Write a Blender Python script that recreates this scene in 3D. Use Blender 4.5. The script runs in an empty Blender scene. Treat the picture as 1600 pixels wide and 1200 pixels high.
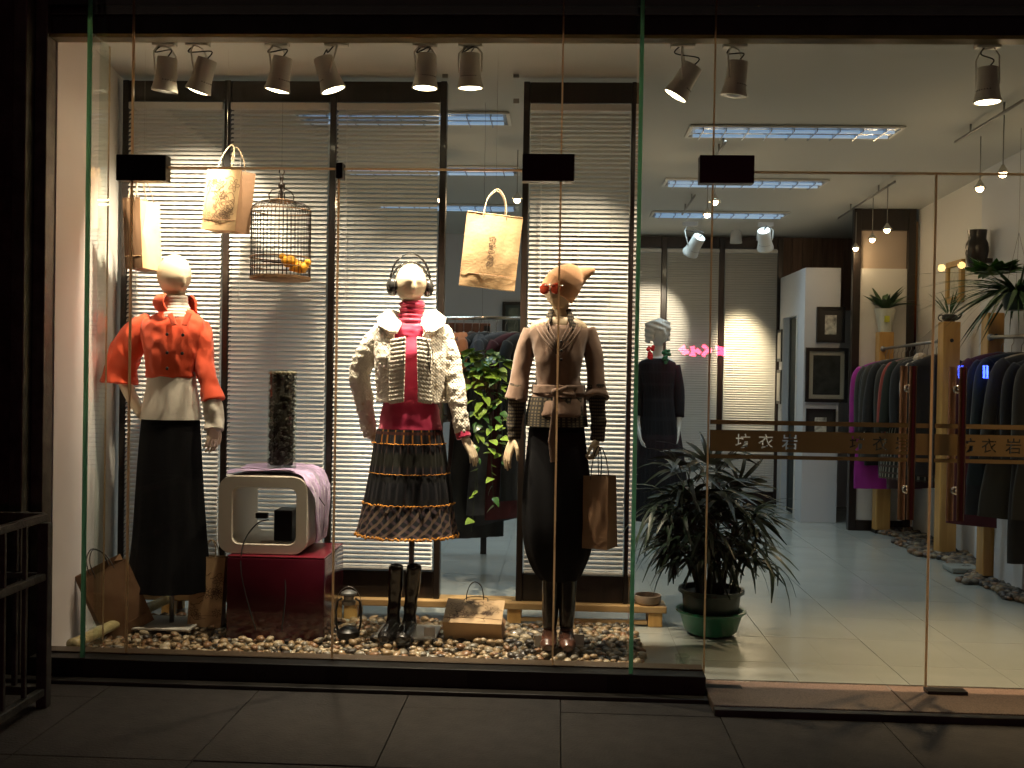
import bpy, bmesh, math, random
import numpy as np
from mathutils import Vector, Matrix, noise
from mathutils.geometry import delaunay_2d_cdt
R = math.radians; PI = math.pi
random.seed(7)
scene = bpy.context.scene
C = scene.collection

# ------------------------------------------------------------------ camera
F = 1618.0
cam_d = bpy.data.cameras.new('camera'); cam = bpy.data.objects.new('camera', cam_d); C.objects.link(cam)
cam_d.sensor_width = 36; cam_d.lens = 36 * F / 1600; cam_d.clip_end = 300; cam_d.clip_start = .05
CAM = Vector((0, -4.2, 1.25))
cam_m = Matrix.Rotation(R(2.55), 4, 'Z') @ Matrix.Rotation(R(89.35), 4, 'X') @ Matrix.Rotation(R(.95), 4, 'Z')
cam.matrix_world = Matrix.Translation(CAM) @ cam_m
scene.camera = cam

# ------------------------------------------------------------------ night sky, exposure
w = bpy.data.worlds.new('World'); scene.world = w; w.use_nodes = True
nt = w.node_tree; nt.nodes.clear()
wo = nt.nodes.new('ShaderNodeOutputWorld'); bg = nt.nodes.new('ShaderNodeBackground'); sk = nt.nodes.new('ShaderNodeTexSky')
sk.sky_type = 'NISHITA'; sk.sun_disc = False; sk.sun_elevation = R(-1.1); sk.sun_rotation = R(200)
bg.inputs['Strength'].default_value = .10
gl_ = nt.nodes.new('ShaderNodeMix'); gl_.data_type = 'RGBA'; gl_.blend_type = 'MULTIPLY'; gl_.inputs[0].default_value = 1; gl_.inputs[7].default_value = (1, .72, .55, 1)   # warm city glow on the night sky
nt.links.new(sk.outputs[0], gl_.inputs[6]); nt.links.new(gl_.outputs[2], bg.inputs[0]); nt.links.new(bg.outputs[0], wo.inputs[0])
scene.view_settings.view_transform = 'Standard'; scene.view_settings.look = 'None'
scene.view_settings.exposure = 0; scene.view_settings.gamma = 1; scene.view_settings.use_curve_mapping = False
scene.render.engine = 'CYCLES'
scene.cycles.use_denoising = True
scene.cycles.max_bounces = 8; scene.cycles.transparent_max_bounces = 24
scene.cycles.diffuse_bounces = 4; scene.cycles.glossy_bounces = 3
scene.cycles.sample_clamp_indirect = 6

# ------------------------------------------------------------------ helpers
def P(px, py, Y):
    """point at depth Y on the sight line of a measured spot of the photograph (1600 wide)"""
    d = cam_m.to_3x3() @ Vector(((px - 800) / F, (600 - py) / F, -1))
    return CAM + d * ((Y - CAM.y) / d.y)

def node_mat(name):
    m = bpy.data.materials.new(name); m.use_nodes = True
    return m, m.node_tree, m.node_tree.nodes['Principled BSDF']

def mat(name, col, rough=.6, metal=0, var=.15, vscale=6, bump=0, bscale=80, coat=0, sheen=0, emit=None, estr=0, alpha=1, trans=0, spec=.5, dirt=0, stretch=None):
    m, t, b = node_mat(name); N = t.nodes; L = t.links
    b.inputs['Roughness'].default_value = rough; b.inputs['Metallic'].default_value = metal
    b.inputs['Coat Weight'].default_value = coat; b.inputs['Sheen Weight'].default_value = sheen
    b.inputs['Alpha'].default_value = alpha; b.inputs['Transmission Weight'].default_value = trans
    b.inputs['Specular IOR Level'].default_value = spec
    tc = N.new('ShaderNodeTexCoord'); src = tc.outputs['Object']
    if stretch:
        mp = N.new('ShaderNodeMapping'); mp.inputs['Scale'].default_value = stretch
        L.new(src, mp.inputs[0]); src = mp.outputs[0]
    if var:
        n = N.new('ShaderNodeTexNoise'); n.inputs['Scale'].default_value = vscale; n.inputs['Detail'].default_value = 5
        L.new(src, n.inputs['Vector'])
        r = N.new('ShaderNodeValToRGB'); c = Vector(col)
        r.color_ramp.elements[0].position = .3; r.color_ramp.elements[1].position = .7
        r.color_ramp.elements[0].color = (*(c * (1 - var)), 1); r.color_ramp.elements[1].color = (*[min(1, x) for x in c * (1 + var)], 1)
        L.new(n.outputs[0], r.inputs[0]); L.new(r.outputs[0], b.inputs['Base Color'])
        mr = N.new('ShaderNodeMapRange'); mr.inputs[3].default_value = max(0, rough - .08); mr.inputs[4].default_value = min(1, rough + .1)
        L.new(n.outputs[0], mr.inputs[0]); L.new(mr.outputs[0], b.inputs['Roughness'])
    else:
        b.inputs['Base Color'].default_value = (*col, 1)
    if bump:
        n2 = N.new('ShaderNodeTexNoise'); n2.inputs['Scale'].default_value = bscale; n2.inputs['Detail'].default_value = 4
        L.new(src, n2.inputs['Vector'])
        bp = N.new('ShaderNodeBump'); bp.inputs['Strength'].default_value = bump; bp.inputs['Distance'].default_value = .01
        L.new(n2.outputs[0], bp.inputs['Height']); L.new(bp.outputs[0], b.inputs['Normal'])
    if emit:
        b.inputs['Emission Color'].default_value = (*emit, 1); b.inputs['Emission Strength'].default_value = estr
    return m

def wood(name, c1, c2, rough=.45, scale=(3, 3, 30), coat=.1, axis='z'):
    m, t, b = node_mat(name); N = t.nodes; L = t.links
    tc = N.new('ShaderNodeTexCoord'); mp = N.new('ShaderNodeMapping')
    sc = {'z': (30, 30, 2.5), 'x': (2.5, 30, 30), 'y': (30, 2.5, 30)}[axis]; mp.inputs['Scale'].default_value = sc
    n = N.new('ShaderNodeTexNoise'); n.inputs['Scale'].default_value = 1; n.inputs['Detail'].default_value = 6; n.inputs['Distortion'].default_value = .6
    r = N.new('ShaderNodeValToRGB'); r.color_ramp.elements[0].position = .3; r.color_ramp.elements[1].position = .72
    r.color_ramp.elements[0].color = (*c1, 1); r.color_ramp.elements[1].color = (*c2, 1)
    L.new(tc.outputs['Object'], mp.inputs[0]); L.new(mp.outputs[0], n.inputs['Vector']); L.new(n.outputs[0], r.inputs[0]); L.new(r.outputs[0], b.inputs['Base Color'])
    bp = N.new('ShaderNodeBump'); bp.inputs['Strength'].default_value = .25; bp.inputs['Distance'].default_value = .004
    L.new(n.outputs[0], bp.inputs['Height']); L.new(bp.outputs[0], b.inputs['Normal'])
    b.inputs['Roughness'].default_value = rough; b.inputs['Coat Weight'].default_value = coat
    return m

def thin_glass(name, tint, refl=1.0):
    m, t, b = node_mat(name); N = t.nodes; L = t.links; N.remove(b)
    tr = N.new('ShaderNodeBsdfTransparent'); tr.inputs[0].default_value = (*tint, 1)
    gl = N.new('ShaderNodeBsdfGlossy'); gl.inputs['Roughness'].default_value = .004; gl.inputs[0].default_value = (refl, refl, refl, 1)
    ge = N.new('ShaderNodeNewGeometry'); dt = N.new('ShaderNodeVectorMath'); dt.operation = 'DOT_PRODUCT'; L.new(ge.outputs['Incoming'], dt.inputs[0]); L.new(ge.outputs['Normal'], dt.inputs[1])
    prev = dt.outputs['Value']
    for op, v0, v1 in (('ABSOLUTE', None, 0), ('SUBTRACT', 1.0, None), ('POWER', None, 5.0), ('MULTIPLY_ADD', None, .96)):
        mt = N.new('ShaderNodeMath'); mt.operation = op
        if op == 'SUBTRACT': mt.inputs[0].default_value = 1.0; L.new(prev, mt.inputs[1])
        else:
            L.new(prev, mt.inputs[0])
            if op != 'ABSOLUTE': mt.inputs[1].default_value = v1
        if op == 'MULTIPLY_ADD': mt.inputs[2].default_value = .04
        prev = mt.outputs[0]
    mx = N.new('ShaderNodeMixShader'); L.new(prev, mx.inputs[0]); L.new(tr.outputs[0], mx.inputs[1]); L.new(gl.outputs[0], mx.inputs[2])
    L.new(mx.outputs[0], N['Material Output'].inputs[0]); return m

def backlit(name, col, tcol, mixv=.5, rough=.4):
    m, t, b = node_mat(name); N = t.nodes; L = t.links; b.inputs['Base Color'].default_value = (*col, 1); b.inputs['Roughness'].default_value = rough
    tl = N.new('ShaderNodeBsdfTranslucent'); tl.inputs[0].default_value = (*tcol, 1); mx = N.new('ShaderNodeMixShader'); mx.inputs[0].default_value = mixv
    L.new(b.outputs[0], mx.inputs[1]); L.new(tl.outputs[0], mx.inputs[2]); L.new(mx.outputs[0], N['Material Output'].inputs[0]); return m

def plaid(name, base, c1, c2, k1=9, k2=9, uv=True, width=.75, rough=.85):
    """woven check: two crossing sets of soft stripes"""
    m, t, b = node_mat(name); N = t.nodes; L = t.links
    tc = N.new('ShaderNodeTexCoord'); src = tc.outputs['UV'] if uv else tc.outputs['Object']
    sx = N.new('ShaderNodeSeparateXYZ'); L.new(src, sx.inputs[0])
    def stripe(out, k, th):
        a = N.new('ShaderNodeMath'); a.operation = 'MULTIPLY'; a.inputs[1].default_value = k; L.new(out, a.inputs[0])
        s = N.new('ShaderNodeMath'); s.operation = 'SINE'; L.new(a.outputs[0], s.inputs[0])
        g = N.new('ShaderNodeMapRange'); g.inputs[1].default_value = th; g.inputs[2].default_value = min(1, th + .15); L.new(s.outputs[0], g.inputs[0])
        return g.outputs[0]
    h = stripe(sx.outputs[0], k1, width); v = stripe(sx.outputs[1 if uv else 2], k2, width)
    def mixc(f, a, bcol):
        x = N.new('ShaderNodeMix'); x.data_type = 'RGBA'; L.new(f, x.inputs[0])
        if hasattr(a, 'links'): L.new(a, x.inputs[6])
        else: x.inputs[6].default_value = (*a, 1)
        x.inputs[7].default_value = (*bcol, 1); return x.outputs[2]
    c = mixc(h, base, c1); c = mixc(v, c, c2); L.new(c, b.inputs['Base Color'])
    b.inputs['Roughness'].default_value = rough; b.inputs['Sheen Weight'].default_value = .03; b.inputs['Specular IOR Level'].default_value = .25; return m

def tag(o, label=None, cat=None, group=None, kind=None):
    if label: o['label'] = label
    if cat: o['category'] = cat
    if group: o['group'] = group
    if kind: o['kind'] = kind
    return o

ORG = {}
def origin(o): return ORG.get(o.name, Vector((0, 0, 0)))

def thing(name, label, cat, loc=(0, 0, 0), group=None):
    o = bpy.data.objects.new(name, None); C.objects.link(o); o.location = loc; o.empty_display_size = .1
    ORG[o.name] = Vector(loc); return tag(o, label, cat, group)

def link(name, me, m, parent=None):
    o = bpy.data.objects.new(name, me); C.objects.link(o)
    if m is not None and not me.materials:
        for x in (m if isinstance(m, (list, tuple)) else [m]): me.materials.append(x)
    if parent is not None:
        o.parent = parent; ORG[o.name] = origin(parent)
    return o

class MB:
    def __init__(s): s.v = []; s.f = []; s.mi = []; s.uv = {}; s.cur = 0
    def add(s, vs, fs):
        k = len(s.v); s.v += [tuple(v) for v in vs]; s.f += [tuple(i + k for i in f) for f in fs]; s.mi += [s.cur] * len(fs); return k
    def box(s, a, b, M=None, bev=0):
        (x0, y0, z0), (x1, y1, z1) = a, b
        x0, x1 = min(x0, x1), max(x0, x1); y0, y1 = min(y0, y1), max(y0, y1); z0, z1 = min(z0, z1), max(z0, z1)
        if bev:
            e = min(bev, (x1 - x0) / 3, (y1 - y0) / 3, (z1 - z0) / 3); vs = []; 
            bm = bmesh.new(); bmesh.ops.create_cube(bm, size=1)
            for v in bm.verts: v.co = Vector(((x0 + x1) / 2 + v.co.x * (x1 - x0), (y0 + y1) / 2 + v.co.y * (y1 - y0), (z0 + z1) / 2 + v.co.z * (z1 - z0)))
            bmesh.ops.bevel(bm, geom=bm.edges[:], offset=e, segments=2, affect='EDGES', profile=.5)
            bm.verts.index_update(); vs = [v.co.copy() for v in bm.verts]; fs = [[v.index for v in f.verts] for f in bm.faces]; bm.free()
        else:
            vs = [Vector(c) for c in ((x0, y0, z0), (x1, y0, z0), (x1, y1, z0), (x0, y1, z0), (x0, y0, z1), (x1, y0, z1), (x1, y1, z1), (x0, y1, z1))]
            fs = [(0, 3, 2, 1), (4, 5, 6, 7), (0, 1, 5, 4), (1, 2, 6, 5), (2, 3, 7, 6), (3, 0, 4, 7)]
        if M is not None: vs = [M @ v for v in vs]
        s.add(vs, fs); return s
    def tube(s, pts, rad, n=8, cap=True, flat=None, ref=None):
        """swept tube; rad a number or a list; flat = (vector, ratio) squashes the section along the vector"""
        pts = [Vector(p) for p in pts]; m = len(pts)
        rad = [rad] * m if isinstance(rad, (int, float)) else list(rad)
        rings = []; prev = Vector(ref) if ref else None
        for i in range(m):
            d = (pts[min(i + 1, m - 1)] - pts[max(i - 1, 0)])
            d = d.normalized() if d.length > 1e-9 else Vector((0, 0, 1))
            if prev is None: prev = d.orthogonal()
            u = (prev - d * prev.dot(d)); u = u.normalized() if u.length > 1e-6 else d.orthogonal().normalized()
            v = d.cross(u); prev = u; ring = []
            for k in range(n):
                a = 2 * PI * k / n; o = (u * math.cos(a) + v * math.sin(a)) * rad[i]
                if flat: fv, fr = flat; fv = fv.normalized(); o = o - fv * o.dot(fv) * (1 - fr)
                ring.append(pts[i] + o)
            rings.append(ring)
        vs = [p for r in rings for p in r]; fs = []
        for i in range(m - 1):
            for k in range(n):
                fs.append((i * n + k, i * n + (k + 1) % n, (i + 1) * n + (k + 1) % n, (i + 1) * n + k))
        if cap: fs.append(tuple(reversed(range(n)))); fs.append(tuple((m - 1) * n + k for k in range(n)))
        s.add(vs, fs); return s
    def lathe(s, prof, n=24, M=None, c=(0, 0, 0), cap=True):
        vs = []; m = len(prof); c = Vector(c)
        for r, z in prof:
            for k in range(n):
                a = 2 * PI * k / n; v = Vector((r * math.cos(a), r * math.sin(a), z)); vs.append((M @ v if M is not None else v) + c)
        fs = [(i * n + k, i * n + (k + 1) % n, (i + 1) * n + (k + 1) % n, (i + 1) * n + k) for i in range(m - 1) for k in range(n)]
        if cap:
            if prof[0][0] > 1e-4: fs.append(tuple(reversed(range(n))))
            if prof[-1][0] > 1e-4: fs.append(tuple((m - 1) * n + k for k in range(n)))
        s.add(vs, fs); return s
    def ball(s, c, r, n=12, M=None, fn=None):
        c = Vector(c); r = Vector((r, r, r)) if isinstance(r, (int, float)) else Vector(r); vs = []; rings = n
        seg = n * 2
        for i in range(rings + 1):
            th = PI * i / rings
            for k in range(seg):
                a = 2 * PI * k / seg; d = Vector((math.sin(th) * math.cos(a), math.sin(th) * math.sin(a), math.cos(th)))
                v = fn(d) if fn else Vector((d.x * r.x, d.y * r.y, d.z * r.z)); vs.append((M @ v if M is not None else v) + c)
        fs = [(i * seg + k, (i + 1) * seg + k, (i + 1) * seg + (k + 1) % seg, i * seg + (k + 1) % seg) for i in range(rings) for k in range(seg)]
        s.add(vs, fs); return s
    def grid(s, fn, nu, nv, closed=False):
        """fn(u, v) in 0..1 -> point; with UVs"""
        k0 = len(s.v); vs = []
        for j in range(nv + 1):
            for i in range(nu + (0 if closed else 1)): vs.append(fn(i / nu, j / nv))
        w_ = nu if closed else nu + 1; fs = []; uvs = []
        for j in range(nv):
            for i in range(nu):
                a, b = i, (i + 1) % w_ if closed else i + 1
                fs.append((j * w_ + a, j * w_ + b, (j + 1) * w_ + b, (j + 1) * w_ + a))
                uvs.append(((i / nu, j / nv), ((i + 1) / nu, j / nv), ((i + 1) / nu, (j + 1) / nv), (i / nu, (j + 1) / nv)))
        f0 = len(s.f); s.add(vs, fs)
        for q, u in enumerate(uvs): s.uv[f0 + q] = u
        return s
    def mesh(s, name, off=None):
        me = bpy.data.meshes.new(name); v = s.v
        if off is not None and off.length > 0: v = [(x - off.x, y - off.y, z - off.z) for x, y, z in v]
        me.from_pydata(v, [], s.f)
        if any(s.mi): me.polygons.foreach_set('material_index', s.mi)
        if s.uv:
            uvl = me.uv_layers.new(name='UVMap')
            for p in me.polygons:
                u = s.uv.get(p.index)
                if u:
                    for q, li in enumerate(p.loop_indices): uvl.data[li].uv = u[q]
        return me
    def build(s, name, m, parent=None, smooth=False, angle=None):
        me = s.mesh(name, origin(parent) if parent is not None else None)
        if smooth:
            me.shade_smooth()
            if angle: me.set_sharp_from_angle(angle=R(angle))
        return link(name, me, m, parent)

def remesh(mb, name, m, parent=None, voxel=.005, smooth=3, disp=None, thick=0):
    me = mb.mesh('tmp'); t = bpy.data.objects.new('tmp', me); C.objects.link(t)
    if thick:
        so = t.modifiers.new('s', 'SOLIDIFY'); so.thickness = thick; so.offset = 0
    r = t.modifiers.new('r', 'REMESH'); r.mode = 'VOXEL'; r.voxel_size = voxel; r.use_smooth_shade = True
    if smooth:
        sm = t.modifiers.new('m', 'SMOOTH'); sm.factor = .5; sm.iterations = smooth
    dg = bpy.context.evaluated_depsgraph_get(); out = bpy.data.meshes.new_from_object(t.evaluated_get(dg))
    bpy.data.objects.remove(t); bpy.data.meshes.remove(me); out.name = name
    if disp or parent is not None:
        off = origin(parent) if parent is not None else Vector((0, 0, 0))
        n = len(out.vertices); co = np.empty(n * 3, 'f'); out.vertices.foreach_get('co', co); co = co.reshape(-1, 3)
        if disp:
            nr = np.empty(n * 3, 'f'); out.vertices.foreach_get('normal', nr); nr = nr.reshape(-1, 3)
            dd = np.array([disp(Vector(c)) for c in co], 'f'); co = co + nr * dd[:, None]
        co = co - np.array(off, 'f'); out.vertices.foreach_set('co', co.astype('f').ravel()); out.update()
    out.shade_smooth()
    out.materials.clear()
    return link(name, out, m, parent)

def spline(pts, k=6):
    """Catmull-Rom through tuples of numbers"""
    a = [np.array(p, float) for p in pts]; out = []
    for i in range(len(a) - 1):
        p0, p1, p2, p3 = a[max(i - 1, 0)], a[i], a[i + 1], a[min(i + 2, len(a) - 1)]
        for j in range(k):
            t = j / k
            out.append(.5 * ((2 * p1) + (-p0 + p2) * t + (2 * p0 - 5 * p1 + 4 * p2 - p3) * t * t + (-p0 + 3 * p1 - 3 * p2 + p3) * t ** 3))
    out.append(a[-1]); return out

def copy_thing(root, loc, rz=None, label=None, group=None, scale=None):
    r = root.copy(); C.objects.link(r); r.location = loc
    if rz is not None: r.rotation_euler = (0, 0, rz)
    if scale: r.scale = scale
    if label: r['label'] = label
    if group: r['group'] = group
    for ch in list(root.children):
        c = ch.copy(); C.objects.link(c); c.parent = r
        for g in ch.children:
            d = g.copy(); C.objects.link(d); d.parent = c
    return r

def fbm(v, s): return noise.noise(Vector(v) * s)

def light(name, kind, loc, col, power, **k):
    d = bpy.data.lights.new(name, kind); d.color = col; d.energy = power
    for a, b in k.items(): setattr(d, a, b)
    o = bpy.data.objects.new(name, d); C.objects.link(o); o.location = loc; return o

def aim(o, frm, to):
    d = (Vector(to) - Vector(frm)).normalized(); o.rotation_mode = 'QUATERNION'; o.rotation_quaternion = d.to_track_quat('-Z', 'Y')

# ------------------------------------------------------------------ materials
M = {}
M['wall'] = mat('wall_paint', (.70, .68, .64), .8, var=.04, vscale=2, bump=.05, bscale=60)
M['wallcool'] = mat('wall_paint_cool', (.62, .64, .68), .7, var=.03, vscale=2)
M['ceil'] = mat('ceiling_paint', (.52, .52, .49), .9, var=.03, vscale=1.5)
M['tile'] = mat('porcelain_tile', (.38, .40, .37), .16, var=.05, vscale=3, coat=.15)
M['grout'] = mat('grout', (.22, .22, .20), .8)
M['black'] = mat('black_paint', (.012, .011, .010), .35, var=.3)
M['blackmatte'] = mat('black_matte', (.010, .010, .011), .8, var=.2)
M['darkwood'] = wood('dark_stained_wood', (.007, .005, .004), (.022, .013, .009), .35)
M['pine'] = wood('pine', (.48, .25, .07), (.66, .39, .12), .45)
M['pinex'] = wood('pine_rail', (.36, .22, .09), (.55, .36, .16), .5, axis='x')
M['bamboo'] = wood('bamboo', (.38, .32, .14), (.55, .47, .25), .4, axis='x')
M['slat'] = mat('slat_enamel', (.66, .65, .62), .32, var=.05, vscale=3)
M['cordw'] = mat('white_cord', (.6, .58, .5), .8)
M['glass'] = thin_glass('shop_glass', (.93, .96, .94))
M['glassedge'] = backlit('green_glass_edge', (.05, .16, .10), (.45, .80, .62), .75, .12)
M['beadgold'] = backlit('dull_gold_bead', (.16, .13, .08), (.50, .42, .27), .6, .3)
M['edge'] = backlit('amber_edge_seal', (.30, .20, .11), (.86, .70, .52), .75, .2)
M['chrome'] = mat('chrome', (.75, .72, .66), .15, metal=1, var=.05)
M['steel'] = mat('dull_steel', (.30, .29, .27), .4, metal=.9, var=.2)
M['frameout'] = mat('weathered_metal', (.12, .11, .09), .5, metal=.4, var=.4, vscale=12, bump=.2)
M['beam'] = mat('dark_beam', (.045, .04, .034), .45, var=.4)
M['granite'] = mat('granite', (.24, .17, .13), .4, var=.45, vscale=160)
M['paving'] = mat('paving_stone', (.065, .056, .050), .75, var=.25, vscale=14, bump=.4, bscale=90)
M['joint'] = mat('paving_joint', (.05, .043, .038), .9)
M['lampbody'] = mat('lamp_enamel', (.58, .55, .49), .35, var=.1)
M['lampwhite'] = mat('white_lamp_enamel', (.6, .6, .57), .4, var=.05)
M['lens'] = mat('hot_lens', (1, .9, .7), .2, var=0, emit=(1, .80, .52), estr=22)
M['bulb'] = mat('hot_bulb', (1, .9, .7), .2, var=0, emit=(1, .62, .34), estr=30)
M['offlens'] = mat('lamp_reflector', (.35, .33, .3), .2, metal=.8)
M['cable'] = mat('black_cable', (.012, .012, .012), .5)
M['tray'] = mat('aluminium_louvre', (.50, .56, .62), .22, metal=.9, var=.05)
M['tube'] = mat('fluorescent_tube', (.8, .9, 1), .3, var=0, emit=(.35, .60, 1), estr=.4)
M['skin'] = mat('mannequin_enamel', (.74, .60, .42), .28, var=.04, coat=.2)
M['skin2'] = mat('bisque_mannequin', (.60, .46, .30), .38, var=.05)
M['skin3'] = mat('white_mannequin', (.62, .62, .59), .35, var=.03)
M['orange'] = mat('orange_twill', (.82, .085, .018), .7, var=.08, vscale=10, bump=.3, bscale=500, sheen=.2)
M['white_knit'] = mat('ribbed_white_jersey', (.66, .60, .50), .8, var=.06, bump=.3, bscale=350, sheen=.2)
M['blackwool'] = mat('black_wool', (.006, .006, .007), .95, var=.2, bump=.2, bscale=300, spec=.2)
M['magenta'] = mat('crimson_jersey', (.50, .012, .075), .55, var=.08, bump=.15, bscale=300, sheen=.3)
M['brown'] = mat('taupe_knit', (.19, .105, .063), .75, var=.08, bump=.3, bscale=420, sheen=.3)
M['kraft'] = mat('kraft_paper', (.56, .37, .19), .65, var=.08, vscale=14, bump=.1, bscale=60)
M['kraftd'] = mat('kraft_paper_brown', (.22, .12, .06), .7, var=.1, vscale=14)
M['ink'] = mat('ink_print', (.09, .05, .03), .8, var=.3)
M['cord'] = mat('paper_cord', (.40, .30, .19), .8)
M['corddark'] = mat('dark_cord', (.05, .04, .035), .7)
M['redbox'] = mat('red_lacquer', (.065, .005, .012), .2, var=.15, vscale=3, coat=.5)
M['ringwhite'] = mat('cream_plastic', (.62, .56, .46), .42, var=.04, coat=.1)
M['leather'] = mat('black_leather', (.015, .012, .010), .22, var=.3, coat=.5, bump=.15, bscale=40)
M['leatherbrown'] = mat('brown_leather', (.085, .035, .022), .25, var=.3, coat=.4, bump=.15, bscale=40)
M['terracotta'] = mat('green_pot', (.014, .035, .027), .35, var=.2)
M['basin'] = mat('green_plastic_basin', (.018, .17, .085), .3, var=.1, coat=.3)
M['soil'] = mat('soil', (.03, .02, .013), .95, bump=.6, bscale=60)
M['palm'] = mat('palm_leaf', (.012, .028, .013), .42, var=.4, vscale=12)
M['palm2'] = mat('cane_stem', (.035, .045, .02), .6, var=.3)
M['pothos'] = mat('pothos_leaf', (.22, .34, .05), .32, var=.35, vscale=9, coat=.2)
M['pothosd'] = mat('pothos_leaf_dark', (.035, .10, .022), .35, var=.35, vscale=9, coat=.2)
M['fern'] = mat('dark_leaf', (.022, .065, .018), .45, var=.35, vscale=9)
M['basket'] = mat('wicker', (.20, .10, .035), .6, var=.5, vscale=60, bump=.5, bscale=90)
M['ochre'] = mat('ochre_ruffle', (.60, .24, .02), .7, var=.5, vscale=90, bump=.4, bscale=200)
M['copper'] = mat('copper_tube', (.36, .19, .11), .32, metal=.5, var=.15)
M['paper'] = mat('white_card', (.65, .62, .55), .6, var=.03)
M['skull'] = mat('pale_pot', (.62, .62, .52), .35, var=.05)
M['goldwood'] = wood('gilt_wood', (.32, .19, .05), (.48, .32, .12), .4)

# ------------------------------------------------------------------ setting: floor, pavement, walls, ceiling
WL, WR, YB = -2.24, 2.93, 5.95      # side walls, back wall
def zc(y): return 2.745 - .027 * (y - .4)
mb = MB(); mb.box((-2.6, .02, -.03), (3.2, 6.2, -.004)); floor = tag(mb.build('floor', M['grout']), kind='structure')
TP = .448
def tile_mesh(wd, dp):
    b = MB(); g = .0012; b.box((g, g, -.003), (wd - g, dp - g, .0), bev=.0008); me = b.mesh('tile'); me.materials.append(M['tile']); return me
tcache = {}
xs = [1.01 + TP * k for k in range(-8, 6)]; ys = [.085] + [.364 + TP * k for k in range(0, 14)]
for xa, xb in zip([-2.24] + [x for x in xs if x > -2.2], [x for x in xs if x > -2.2]):
    for ya, yb in zip(ys[:-1], ys[1:]):
        if xa > 2.95: continue
        key = (round(xb - xa, 3), round(yb - ya, 3))
        if key not in tcache: tcache[key] = tile_mesh(*key)
        o = link('tile', tcache[key], None, floor); o.location = (xa, ya, random.uniform(-.0003, .0003))
        o.rotation_euler = (random.uniform(-.0008, .0008), random.uniform(-.0008, .0008), 0)
# pavement
PZ = -.032
mb = MB(); mb.box((-30, -40, PZ - .3), (30, -.10, PZ - .012)); pav = tag(mb.build('pavement', M['joint']), kind='structure')
sl = MB(); sl.box((.0015, .0015, -.02), (.5985, .5985, 0), bev=.0015); slme = sl.mesh('slab'); slme.materials.append(M['paving'])
for i in range(-6, 6):
    for j in range(0, 8):
        o = link('paving_slab', slme, None, pav); o.location = (.03 + i * .6, -.29 - (j + 1) * .6 + (.6 if False else 0), PZ + random.uniform(-.0015, .0015)); o.rotation_euler = (random.uniform(-.002, .002), random.uniform(-.002, .002), 0)
sl2 = MB(); sl2.box((.0015, .0015, -.02), (.5985, .147, 0), bev=.0015); slme2 = sl2.mesh('slab'); slme2.materials.append(M['paving'])
for i in range(-6, 1):
    if .03 + i * .6 + .6 < .66: o = link('paving_slab', slme2, None, pav); o.location = (.03 + i * .6, -.29, PZ + random.uniform(-.001, .001))
# threshold of granite under the doors
mb = MB()
for i in range(4):
    x0 = .612 + i * .75; mb2 = MB(); mb2.box((x0, -.245, -.06), (x0 + .745, .083, -.002), bev=.004)
    o = mb2.build('threshold', M['granite']); tag(o, kind='structure')
mb = MB(); mb.box((-3.5, -.135, -.14), (.609, -.078, -.018), bev=.004); mb.box((.6095, -.285, -.14), (4.5, -.2465, -.006), bev=.004); tag(mb.build('kerb', M['beam']), kind='structure')
# display sill
sill = MB(); sill.box((-2.14, -.075, -.06), (.606, .075, .055), bev=.004); sill_o = tag(sill.build('sill', mat('sill_laminate', (.022, .020, .017), .45, var=.3)), kind='structure')
sp = MB(); sp.box((-2.14, .0, .0555), (.606, .075, .062), bev=.002); sp.build('sill_edge', mat('sill_edge_gold', (.10, .07, .045), .4, metal=.4), sill_o)

def wallbox(name, a, b, m):
    q = MB(); q.box(a, b); return tag(q.build(name, m), kind='structure')
q = MB(); v = [(-2.125, .08, -.02), (-2.26, 1.0, -.02), (-2.26, 6.1, -.02), (-2.5, 6.1, -.02), (-2.5, .08, -.02)]
q.add([Vector(p) for p in v] + [Vector((p[0], p[1], 2.95)) for p in v], [(0, 1, 6, 5), (1, 2, 7, 6), (2, 3, 8, 7), (3, 4, 9, 8), (4, 0, 5, 9), (0, 4, 3, 2, 1), (5, 6, 7, 8, 9)])
tag(q.build('wall_left', M['wall']), kind='structure')
wallbox('wall_right', (WR, -.1, -.02), (WR + .2, 4.45, 2.95), M['wall'])
wallbox('wall_pilaster', (WR - .06, 1.2, -.01), (WR, 3.02, 2.9), M['wallcool'])
wallbox('wall_back', (-2.26, YB, -.02), (WR + .2, YB + .15, 2.95), M['wallcool'])
q = MB(); q.add([Vector(p) for p in ((-2.5, .085, zc(.085)), (3.1, .085, zc(.085)), (3.1, 6.1, zc(6.1)), (-2.5, 6.1, zc(6.1)), (-2.5, .085, 3.1), (3.1, .085, 3.1), (3.1, 6.1, 3.1), (-2.5, 6.1, 3.1))],
    [(0, 1, 2, 3), (4, 7, 6, 5), (0, 4, 5, 1), (1, 5, 6, 2), (2, 6, 7, 3), (3, 7, 4, 0)])
tag(q.build('ceiling', M['ceil']), kind='structure')
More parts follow.
